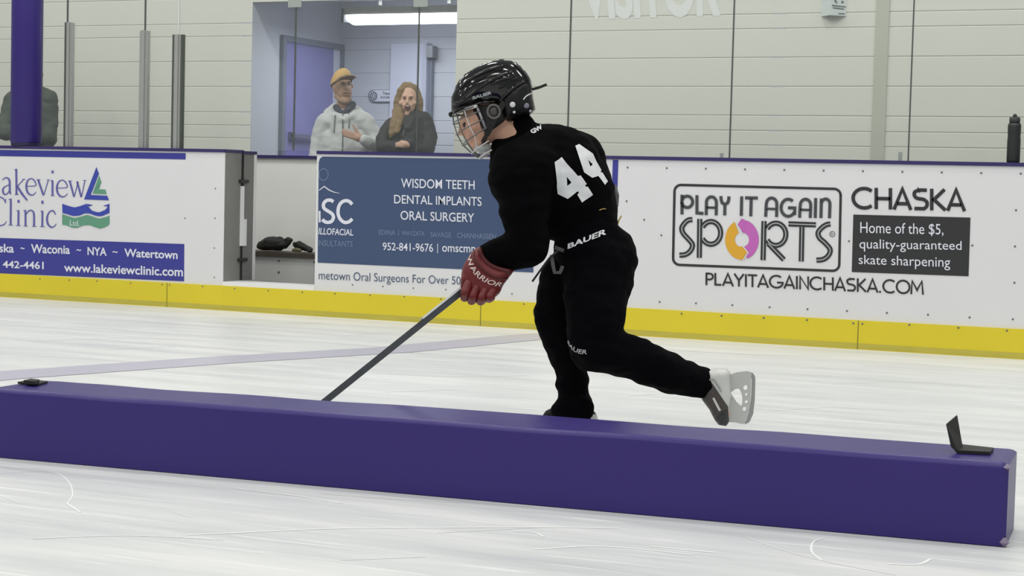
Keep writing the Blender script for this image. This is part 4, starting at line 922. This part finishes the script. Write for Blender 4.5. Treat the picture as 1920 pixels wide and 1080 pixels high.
word_on('lettering', along('WARRIOR', z3_([(318, 262), (328, 340), (358, 415), (428, 507), (528, 582), (640, 626), (740, 642)]), z3_([(274, 320), (281, 398), (311, 474), (361, 547), (431, 607), (530, 661), (620, 691), (700, 698)]), bold=.012, shear=.12), tg2, mat('glove_print', (214, 196, 188), .5), glove, .003, 'white brand lettering across the cuff')
# far glove, hidden behind the near elbow
far = solid('glove', [C_([(1008, 432, .02, 22), (986, 450, 0, 22)])], RED, pl_root, .005, 2, label='red glove on the far hand, mostly hidden')
for k in range(4):
    x = 972 + 9 * k; y = 455 - 7 * k
    solid('finger', [C_([(x + 4, y - 9, .035, 8), (x - 3, y + 2, .02, 8), (x + 1, y + 8, -.02, 7)])], RED, far, .004, 2)
solid('thumb', [C_([(992, 440, -.03, 8), (978, 448, -.03, 7)])], RED, far, .004, 2)

# kicked-back skate
zs_ = lambda pts: zl(6.747, 1290, 660, pts)
def sk3(x, y, t): return P(x, y, .01) - VIEW * t
boot_o = zs_([(190, 440), (200, 330), (240, 230), (350, 200), (480, 205), (535, 250), (535, 400), (550, 560), (528, 700), (515, 900), (482, 940), (390, 925), (330, 850), (270, 730), (170, 600)])
SKW = mat('skate_white', (196, 197, 194), .35, vary=.05, vscale=30); SKD = mat('skate_dark', (66, 60, 58), .45); HOLD = mat('holder_grey', (182, 184, 180), .35, vary=.04, vscale=20)
skate = puff('skate', boot_o, sk3, .042, SKW, pl_root, rim=15, step=2.6, label='white and dark grey hockey skate on the raised foot')
ts = bvh([skate])
V2, T, _ = fill2d(zs_([(192, 450), (300, 385), (400, 535), (502, 690), (505, 880), (478, 925), (395, 912), (338, 845), (278, 725), (185, 598)]), (), 2.2); decal('side_panel', V2, T, ts, SKD, skate, .002, 'dark grey side panel')
V2, T, _ = fill2d(zs_([(400, 780), (500, 720), (505, 880), (478, 925), (395, 912), (350, 860)]), (), 2.2); decal('toe_cap', V2, T, ts, mat('skate_toe', (44, 44, 46), .35), skate, .0035)
for s_, w_, m_ in (([(205, 410), (298, 345), (350, 385), (420, 500)], 3.0, mat('skate_stripe', (150, 150, 150), .4)), ([(318, 580), (350, 640), (404, 742)], 4.0, SKW), ([(548, 570), (540, 690), (528, 780)], 2.2, SKD)):
    V2, F2 = ribbon(smooth_line(zs_(s_), 5), w_); decal('stripe', V2, F2, ts, m_, skate, .0042)
hold_o = zs_([(530, 285), (620, 255), (750, 240), (800, 262), (796, 330), (790, 560), (770, 760), (735, 870), (690, 912), (600, 890), (515, 885), (512, 720), (545, 580), (528, 400)])
circ = lambda x, y, r, n=12: zs_([(x + r * math.cos(k * 2 * math.pi / n), y + r * math.sin(k * 2 * math.pi / n)) for k in range(n)])
holder = plate('blade_holder', hold_o, [zs_([(535, 512), (600, 466), (648, 464), (680, 520), (692, 590), (688, 668), (660, 678), (610, 628)]), circ(728, 450, 31), circ(738, 535, 20), circ(738, 630, 22), circ(714, 720, 28)], sk3, .018, HOLD, skate, 3.5, 'pale blade holder with round holes')
plate('steel_runner', zs_([(760, 245), (815, 262), (845, 300), (852, 345), (845, 600), (825, 780), (775, 890), (712, 915), (745, 830), (780, 720), (800, 560), (806, 340)]), [], sk3, .005, mat('runner_steel', (160, 162, 160), .35, metal=.3), skate, 4)
# standing skate, mostly behind the bumper
def sk4(x, y, t): return P(x, y, .07) - VIEW * t
sk2 = puff('skate', smooth_line([(1018, 778), (1024, 770), (1034, 765.5), (1041, 764), (1050, 752), (1062, 745), (1098, 745), (1108, 764), (1117, 775), (1121, 786), (1119, 791), (1070, 792), (1024, 790), (1018, 785)], 3), sk4, .040, mat('skate_black', (12, 13, 14), .7, spec=.2), pl_root, rim=14, step=3, label='dark skate on the standing foot, half hidden by the bumper')
t4 = bvh([sk2]); V2, T, _ = fill2d([(1088, 783), (1106, 778), (1116, 777), (1121, 787), (1119, 791), (1086, 791)], (), 2.5); decal('heel_panel', V2, T, t4, SKW, sk2, .002, 'white heel panel')
yg = None
for yy in range(795, 840):
    if P(1070, yy, .07).z <= .002: yg = yy; break
yg = yg or 822
plate('blade_holder', [(1026, 789), (1116, 789), (1112, yg - 8), (1088, yg - 7), (1080, 800), (1052, 800), (1046, yg - 7), (1030, yg - 8)], [], sk4, .018, HOLD, sk2, 4)
plate('steel_runner', [(1026, yg - 9), (1114, yg - 9), (1112, yg - 1), (1100, yg), (1036, yg), (1026, yg - 3)], [], sk4, .005, MATS['runner_steel'], sk2, 5)

# ------------------------------------------------------------------ the stick
def sp(x):   # a point of the shaft in column x
    return P(x, 545.5 - (x - 867.8) / 1.249, -.14 + (x - 868) * .00098)
xh = 614.0
while sp(xh).z > .035: xh -= 1
st = thing('hockey_stick', 'dark hockey stick held in the red glove, slanting down behind the purple bumper', 'hockey stick', (sp(xh).x, sp(xh).y, 0))
side = (sp(900) - sp(700)).normalized().cross(VIEW).normalized()
SHAFT = mat('shaft_dark', (52, 56, 62), .35, vary=.45, vscale=28, bump=.05, bscale=100)
obj('shaft', *bar([sp(x) for x in (xh, 760, 870, 1003)], .021, .026, VIEW), SHAFT, st)
wt = [sp(x) + side * (-.0125 if side.z < 0 else .0125) - VIEW * .004 for x in (795, 830, 872)]
obj('shaft_face', *bar(wt, .007, .026, VIEW), mat('shaft_white', (206, 208, 210), .4), st, label='white upper face of the shaft near the glove')
h0 = sp(xh); bd_ = Vector((-.75, .62, 0)).normalized(); dn = (sp(xh) - sp(xh + 60)).normalized()
V, F = [], []
for k in range(11):
    t = k / 10; c = Vector((h0.x, h0.y, 0)) + bd_ * (-.02 + .27 * t) + Vector((bd_.y, -bd_.x, 0)) * (.03 * t * t); hgt = .055 + .012 * t - (.03 * max(0, t - .85) / .15)
    nn_ = Vector((bd_.y, -bd_.x, 0)) * .004
    for z in (.002, .002 + hgt):
        V += [c + nn_ + Vector((0, 0, z)), c - nn_ + Vector((0, 0, z))]
for k in range(10):
    a = k * 4; F += [(a, a + 4, a + 6, a + 2), (a + 1, a + 3, a + 7, a + 5), (a + 2, a + 6, a + 7, a + 3), (a, a + 1, a + 5, a + 4)]
F += [(0, 2, 3, 1), (40, 41, 43, 42)]
fix_normals(obj('blade', V, F, mat('blade_tape', (24, 24, 24), .8, bump=.2, bscale=80), st))
obj('butt_tape', *bar([sp(960), sp(1004)], .027, .032, VIEW), mat('tape_white', (200, 200, 198), .8), st)
# ------------------------------------------------------------------ people behind the glass
def watcher(Y, ref):
    base = on_y(ref[0], ref[1], Y); dep = (base - CC).dot(CF); k = FPX / dep
    def Q(x, y, d=0.0): return at(x, y, dep + d)
    def S(pts): return [(Q(x, y, d), r / k) for x, y, d, r in pts]
    def E(x, y, d, rx, ry, rz, tilt=0.0):
        c, s = math.cos(tilt), math.sin(tilt); return (Q(x, y, d), ((CR * c - CU * s) * rx / k, (CU * c + CR * s) * ry / k, CF * rz / k))
    return Q, S, E, k
FLOOR = .13
def legs(Q, S, E, cx, w, y0, dd=0.0):
    """two legs down to the floor below column cx"""
    out = []; feet = []
    for s in (-1, 1):
        top = Q(cx + s * w, y0, dd); g = Vector((top.x, top.y, FLOOR + .05)); kn = (top + g) / 2 + Vector((0, -.02, .02))
        out.append([(top, .085), (kn, .065), (Vector((g.x, g.y, FLOOR + .10)), .048)]); feet.append([(Vector((g.x, g.y + .03, FLOOR + .047)), .042), (Vector((g.x, g.y - .13, FLOOR + .04)), .036)])
    return out, feet
DENIM = mat('dark_trousers', (44, 46, 56), .8); SHOE = mat('shoe_dark', (32, 32, 34), .6)
SKINM = mat('skin_tan', (176, 138, 116), .55); 

# man in the tan cap
Q, S, E, k = watcher(1.72, (645, 200))
man = thing('person', 'man in tan cap and grey zip hoodie standing with one hand on his chest', 'person', Vector((Q(645, 300).x, Q(645, 300).y, FLOOR)))
lg, ft = legs(Q, S, E, 648, 17, 335)
mt = [S([(645, 212, .02, 15), (645, 232, .0, 30), (646, 270, .0, 33), (648, 305, 0, 34), (648, 335, 0, 33)]), S([(612, 230, 0, 19), (645, 226, 0, 24), (680, 228, 0, 19)]), S([(624, 262, 0, 24), (626, 310, 0, 24)]), S([(668, 262, 0, 24), (670, 310, 0, 24)])]
ml = S([(608, 232, 0, 18), (597, 262, .0, 15), (592, 290, -.02, 13), (598, 318, -.06, 11)]); mr = S([(686, 231, 0, 18), (702, 258, -.02, 15), (704, 274, -.08, 14), (690, 266, -.22, 11), (682, 262, -.25, 9)])
hand = [S([(682, 262, -.25, 6.5), (672, 258, -.25, 8)])] + [S([(672 - 2, 256 + 2.2 * i - 2, -.255, 4.0), (656, 248 + 3.2 * i, -.265, 2.6), (642 + (abs(i - 1) * 1.3), 242.5 + 4.0 * i, -.255, 2.0)]) for i in range(4)] + [S([(674, 254, -.25, 3.6), (667, 243, -.26, 2.8), (662, 234, -.26, 2.1)])]
hd2 = [S([(598, 318, -.06, 8), (601, 332, -.07, 8)])] + [S([(598 + 2.6 * i, 336, -.07, 2.6), (598 + 2.6 * i, 350, -.08, 2.2)]) for i in range(4)] + [S([(606, 334, -.09, 2.8), (607, 345, -.1, 2.2)])]
mhead = [E(641, 161, .0, 18, 24, 21), E(645, 172, -.02, 15, 19, 16), E(625.5, 163, .01, 3, 6, 4), E(660, 161, .04, 2.5, 5, 4)]
mface = [S([(649, 157, -.085, 2.6), (651, 166, -.105, 3.4)]), S([(644, 187, -.06, 5), (650, 188, -.06, 5)]), S([(641, 153, -.08, 2.6), (655, 153, -.075, 2.6)]), S([(645, 177, -.085, 2.2), (653, 177, -.083, 2.2)]), S([(643, 195, .0, 12), (644, 214, .02, 14)])]
mbody = solid('body', mface + hand + hd2 + shrink(mt, .82) + [[(p, r * .8) for p, r in ml], [(p, r * .8) for p, r in mr]] + lg, SKINM, man, .0065, 3, ells=mhead)
hood = mat('hoodie_grey', (190, 191, 192), .85, bump=.2, bscale=160)
hd = solid('hoodie', mt + [ml, mr, S([(616, 214, .04, 10), (628, 203, .05, 9), (645, 200, .08, 10), (662, 203, .05, 9), (676, 214, .04, 10)]), S([(620, 214, -.02, 8), (632, 218, -.08, 7), (643, 225, -.11, 6)]), S([(670, 214, -.02, 8), (658, 218, -.08, 7), (645, 225, -.11, 6)])], hood, man, .009, 3, wrinkle=.008, wscale=9)
tm = bvh([hd])
def line_on(name, pts, r, m, par, tree):
    q = [onto(tree, x, y, r * .5) for x, y in pts]; q = [p for p in q if p is not None]; return obj(name, *tube(q, r, 6), m, par)
line_on('zipper', [(643, 212), (643, 226), (643, 250), (642, 285)], .005, mat('zip_dark', (86, 92, 94), .5), hd, tm)
for pts in ([(629, 216), (628, 230), (627, 248)], [(654, 214), (655, 228), (654, 240)]): line_on('drawstring', pts, .006, mat('string_grey', (112, 118, 118), .7), hd, tm)
solid('collar', [S([(630, 201, -.03, 6), (637, 209, -.075, 5), (644, 212, -.085, 5), (652, 207, -.075, 6), (661, 196, -.01, 7)])], mat('collar_navy', (52, 56, 72), .8), man, .006, 2)
solid('trousers', [[(p, r * 1.15) for p, r in c] for c in lg] + [[(lg[0][0][0], .1), (lg[1][0][0], .1)]], DENIM, man, .011, 2)
for c in ft: solid('shoe', [c], SHOE, man, .009, 1)
capm = mat('cap_tan', (198, 160, 104), .8, bump=.15, bscale=150); capb = mat('cap_brim_brown', (112, 92, 72), .8)
V, F = [], []
n = 24
for i in range(9):
    ph = i / 8 * math.pi / 2
    for j in range(n):
        a = 2 * math.pi * j / n; rr = math.cos(ph)
        base = Q(640, 156 - 4 * math.cos(a) * 0, .005) ; V.append(base + (CR * (20.5 * rr * math.cos(a)) + CU * (27 * math.sin(ph) + (-5 * math.cos(a) * -1 if i == 0 else 0) * 0) ) / k + CF * (.098 * rr * math.sin(a)) + CU * ((math.cos(a) * 6 - math.sin(a) * 4) * rr / k))
for i in range(8):
    for j in range(n): F.append((i * n + j, i * n + (j + 1) % n, (i + 1) * n + (j + 1) % n, (i + 1) * n + j))
cap_ = fix_normals(obj('cap', V, F, capm, man, smooth=True))
ring = [Q(626, 158, -.075), Q(634, 150, -.105), Q(645, 146, -.115), Q(656, 146, -.10), Q(661, 149, -.055)]
tip = [Q(632, 152, -.13), Q(640, 145, -.175), Q(653, 141, -.20), Q(664, 142, -.175), Q(669, 146, -.10)]
mid = [Q(628, 152, -.11), Q(637, 144, -.145), Q(649, 140, -.165), Q(662, 140, -.145), Q(668, 143.5, -.08)]
rows = [ring, mid, tip]; V = [p for r_ in rows for p in r_] + [p - CU * .006 for r_ in rows for p in r_]; F = []
for b_, s_ in ((0, 1), (15, -1)):
    for i in range(2):
        for j in range(4):
            q = (b_ + i * 5 + j, b_ + i * 5 + j + 1, b_ + i * 5 + j + 6, b_ + i * 5 + j + 5); F.append(q if s_ > 0 else q[::-1])
for j in range(4): F.append((10 + j, 11 + j, 26 + j, 25 + j)); F.append((j + 1, j, 15 + j, 16 + j))
for i in range(2): F.append((i * 5, i * 5 + 5, i * 5 + 20, i * 5 + 15)); F.append((i * 5 + 9, i * 5 + 4, i * 5 + 19, i * 5 + 24))
fix_normals(obj('brim', V, F, capb, cap_, smooth=True))
DK = mat('face_dark', (66, 54, 48), .5)
for x in (643.5, 655):
    obj('spectacle_lens', *tube([Q(x + 4.4 * math.cos(t * .5236), 156.5 + 3.2 * math.sin(t * .5236), -.112) for t in range(12)], .0022, 6, True), mat('spectacles', (60, 56, 54), .4), mbody)
    obj('eye', *lathe(Q(x, 156.5, -.088), [(.002, -.004), (.008, 0), (.002, .004)], 10, -CF), DK, mbody, smooth=True)
solid('beard', [S([(631, 180, -.02, 5), (638, 188, -.06, 5), (648, 190.5, -.075, 5), (656, 186, -.06, 4)]), S([(643, 173.5, -.094, 2.2), (650, 172, -.1, 2.2), (657, 174, -.09, 2.0)])], mat('stubble', (150, 122, 100), .8), mbody, .005, 2)

# laughing woman
Q, S, E, k = watcher(1.62, (765, 200))
wo = thing('person', 'laughing woman with long fair hair and dark jacket, arms folded', 'person', Vector((Q(765, 300).x, Q(765, 300).y, FLOOR)))
lg, ft = legs(Q, S, E, 762, 16, 338)
wt_ = [S([(766, 220, .02, 14), (765, 240, 0, 28), (762, 275, 0, 32), (762, 310, 0, 31), (762, 336, 0, 32)]), S([(737, 236, 0, 17), (766, 226, 0, 22), (794, 226, 0, 17)])]
wl = S([(735, 238, 0, 17), (720, 262, -.04, 15), (718, 276, -.10, 14), (745, 276, -.22, 12), (768, 270, -.25, 10)]); wr = S([(796, 229, 0, 17), (803, 258, -.02, 16), (800, 282, -.12, 14), (775, 280, -.20, 13), (742, 280, -.2, 11)])
whand = [S([(764, 271, -.27, 6), (757, 270, -.28, 6.5)])] + [S([(756, 267.5 + 2.4 * i, -.29, 2.6), (747 + (i == 3) * 2, 268 + 2.2 * i, -.285, 2.2), (742 + (i % 3), 269 + 2.0 * i, -.27, 1.9)]) for i in range(4)] + [S([(760, 267, -.29, 2.6), (752, 264.5, -.29, 2.2)])]
whead = [E(765, 183, 0, 18, 23, 20), E(765, 196, -.025, 14.5, 18, 15)]
wface = [S([(764, 185, -.09, 2.2), (763, 192, -.105, 3.0)]), S([(763, 213, -.06, 5)]), S([(756, 180, -.085, 2), (761, 180, -.09, 2)]), S([(768, 180, -.09, 2), (774, 180, -.08, 2)]), S([(766, 208, .0, 11), (766, 226, .02, 13)]), S([(752, 193, -.06, 5)]), S([(776, 193, -.06, 5)]),
         S([(757, 198, -.083, 1.8), (764, 195.6, -.095, 1.8), (771, 198, -.083, 1.8)]), S([(758, 203, -.083, 1.9), (764, 206.5, -.088, 1.9), (770, 203, -.083, 1.9)])]
wbody = solid('body', wface + whand + shrink(wt_, .82) + [[(p, r * .8) for p, r in wl], [(p, r * .8) for p, r in wr]] + lg, mat('skin_fair', (204, 164, 142), .55), wo, .0065, 3, ells=whead)
JK = mat('jacket_dark', (30, 31, 34), .7, bump=.2, bscale=120)
jk = solid('jacket', wt_ + [wl, wr, S([(750, 218, .0, 8), (766, 216, .05, 9), (782, 218, .0, 8)]), S([(750, 220, -.03, 7), (758, 228, -.09, 6), (762, 240, -.11, 5)]), S([(782, 221, -.03, 6), (772, 228, -.09, 6), (766, 240, -.11, 5)])], JK, wo, .009, 3, wrinkle=.009, wscale=10, seed=5)
tw = bvh([jk]); line_on('zipper', [(761, 236), (758, 246), (755, 254)], .004, mat('zip_pale', (120, 122, 122), .4), jk, tw)
obj('mouth', *lathe(Q(764, 200.8, -.094), [(.001, -.004), (6.0 / k, -.001), (5.0 / k, .005), (.001, .006)], 14, -CF), mat('mouth_dark', (92, 44, 42), .5), wbody, smooth=True)
obj('teeth', *bar([Q(760.5, 198.6, -.101), Q(764, 198.2, -.102), Q(767.5, 198.6, -.101)], .005, .005, CU), mat('teeth_white', (220, 214, 206), .4), wbody)
for x in (758, 771): obj('eye', *lathe(Q(x, 184.5, -.088), [(.002, -.004), (.008, 0), (.002, .004)], 10, -CF), DK, wbody, smooth=True)
HAIR = mat('hair_fair', (128, 104, 70), .6, bump=.5, bscale=70, vary=.3, vscale=30, stretch=(3, 3, .4))
hr = [S([(752, 172, -.03, 8), (762, 164, -.01, 10), (774, 166, 0, 10), (783, 178, .0, 8), (786, 195, .0, 7), (787, 215, .02, 6)]), S([(754, 170, -.05, 7), (747, 184, -.03, 7), (745, 202, -.03, 8), (742, 222, -.09, 8), (737, 240, -.13, 7), (733, 254, -.14, 4), (731, 259, -.14, 2)]),
      S([(752, 176, -.02, 8), (750, 200, -.03, 8), (750, 222, -.08, 8), (743, 246, -.14, 6)]), S([(778, 172, .03, 10), (781, 195, .04, 10), (781, 222, .05, 9)]), S([(765, 170, .06, 16), (765, 195, .07, 16), (765, 220, .07, 14)])]
solid('hair', hr, HAIR, wo, .007, 2, wrinkle=.008, wscale=16, label='long fair hair falling over one shoulder')
solid('trousers', [[(p, r * 1.15) for p, r in c] for c in lg] + [[(lg[0][0][0], .1), (lg[1][0][0], .1)]], DENIM, wo, .011, 2)
for c in ft: solid('shoe', [c], SHOE, wo, .009, 1)

# person in dark green behind the padded post
Q, S, E, k = watcher(1.45, (60, 200))
dp = thing('person', 'person in dark green jacket, mostly hidden behind the purple padded post', 'person', Vector((Q(60, 300).x, Q(60, 300).y, FLOOR)))
lg, ft = legs(Q, S, E, 60, 16, 322)
dt = [S([(60, 175, .0, 22), (60, 205, 0, 34), (62, 250, 0, 36), (62, 290, 0, 34), (62, 322, 0, 32)]), S([(28, 190, 0, 20), (60, 180, 0, 24), (88, 188, 0, 21)]), S([(84, 205, 0, 24), (84, 260, 0, 22)])]
dl = S([(26, 192, 0, 20), (14, 222, -.03, 17), (8, 246, -.10, 16), (28, 250, -.22, 13), (50, 244, -.25, 11)]); dr = S([(90, 190, 0, 20), (93, 226, 0, 16), (92, 256, -.06, 14), (70, 258, -.2, 12), (48, 254, -.24, 10)])
dhand = [S([(50, 244, -.26, 8), (56, 243, -.26, 8)])] + [S([(58, 240 + 3 * i, -.27, 3), (66, 241 + 2.6 * i, -.26, 2.6), (70 - (i % 2), 244 + 2.2 * i, -.23, 2.2)]) for i in range(4)] + [S([(54, 238, -.28, 3), (60, 234, -.28, 2.4)])]
dface = [S([(54, 134, -.085, 2.6), (52, 142, -.11, 3.4)]), S([(54, 161, -.06, 5)]), S([(47, 129, -.08, 2.4), (61, 129, -.08, 2.4)]), S([(51, 150, -.085, 2), (58, 150, -.085, 2)]), S([(59, 163, 0, 13), (58, 185, .02, 15)])]
dbody = solid('body', dface + dhand + shrink(dt, .8) + [[(p, r * .8) for p, r in dl], [(p, r * .8) for p, r in dr]] + lg, SKINM, dp, .008, 3, ells=[E(58.5, 134, .02, 20, 27, 24), E(58, 148, -.02, 16, 18, 17), E(79, 140, .02, 2.6, 6, 4)])
for x in (48, 60): obj('eye', *lathe(Q(x, 134, -.09), [(.002, -.004), (.008, 0), (.002, .004)], 10, -CF), DK, dbody, smooth=True)
solid('jacket', dt + [dl, dr, S([(40, 172, .0, 9), (60, 168, .06, 10), (79, 172, .0, 9)])], mat('jacket_green', (58, 68, 60), .75, bump=.2, bscale=120), dp, .011, 3, wrinkle=.012, wscale=8, seed=9)
solid('hair', [], mat('hair_dark', (58, 50, 44), .7), dp, .009, 2, ells=[E(58, 125, .04, 21, 22, 25)], wrinkle=.006, wscale=20)
solid('trousers', [[(p, r * 1.15) for p, r in c] for c in lg] + [[(lg[0][0][0], .1), (lg[1][0][0], .1)]], DENIM, dp, .012, 2)
for c in ft: solid('shoe', [c], SHOE, dp, .010, 1)

# dark gear left on the bench
def B_(px, py, dy=0.0): return on_y(px, py, BNY + .09 + dy)
kb = FPX / ((B_(540, 470) - CC).dot(CF))
BLKC = mat('gear_black', (30, 29, 28), .7, bump=.2, bscale=90)
zb_ = sz
def onb(px, r, dy=0.0, up=0.0):
    p = B_(px, 470, dy); return (Vector((p.x, p.y, zb_ + .007 + r / kb + up / kb)), r / kb)
g1 = thing('hockey_glove', 'black hockey glove lying on the bench, left of the pair, cuff up', 'glove', Vector((B_(515, 470).x, B_(515, 470).y, zb_)), 'black gloves on the bench')
solid('hand', [[onb(490, 9), onb(505, 13), onb(522, 13, 0, 1), onb(531, 9, 0, 4)], [onb(495, 8, .05), onb(525, 10, .05)]], BLKC, g1, .006, 2, wrinkle=.006, wscale=22)
solid('cuff', [[onb(532, 5, 0, 12), onb(540, 5, 0, 17), onb(545, 4, 0, 17)], [onb(534, 6, 0, 4), onb(541, 5, 0, 12)]], BLKC, g1, .005, 1)
g2 = thing('hockey_glove', 'black hockey glove lying flat on the bench, right of the pair, with tan palm', 'glove', Vector((B_(562, 470).x, B_(562, 470).y, zb_)), 'black gloves on the bench')
solid('hand', [[onb(553, 5, 0, 8), onb(560, 7, 0, 6), onb(572, 6, 0, 2), onb(583, 4.5)], [onb(556, 5, .05, 4), onb(580, 4, .05)]], BLKC, g2, .005, 2, wrinkle=.005, wscale=22)
solid('palm', [[onb(550, 3, -.02), onb(556, 4, -.02), onb(563, 3, -.02)]], mat('palm_tan', (104, 98, 72), .7), g2, .004, 1)
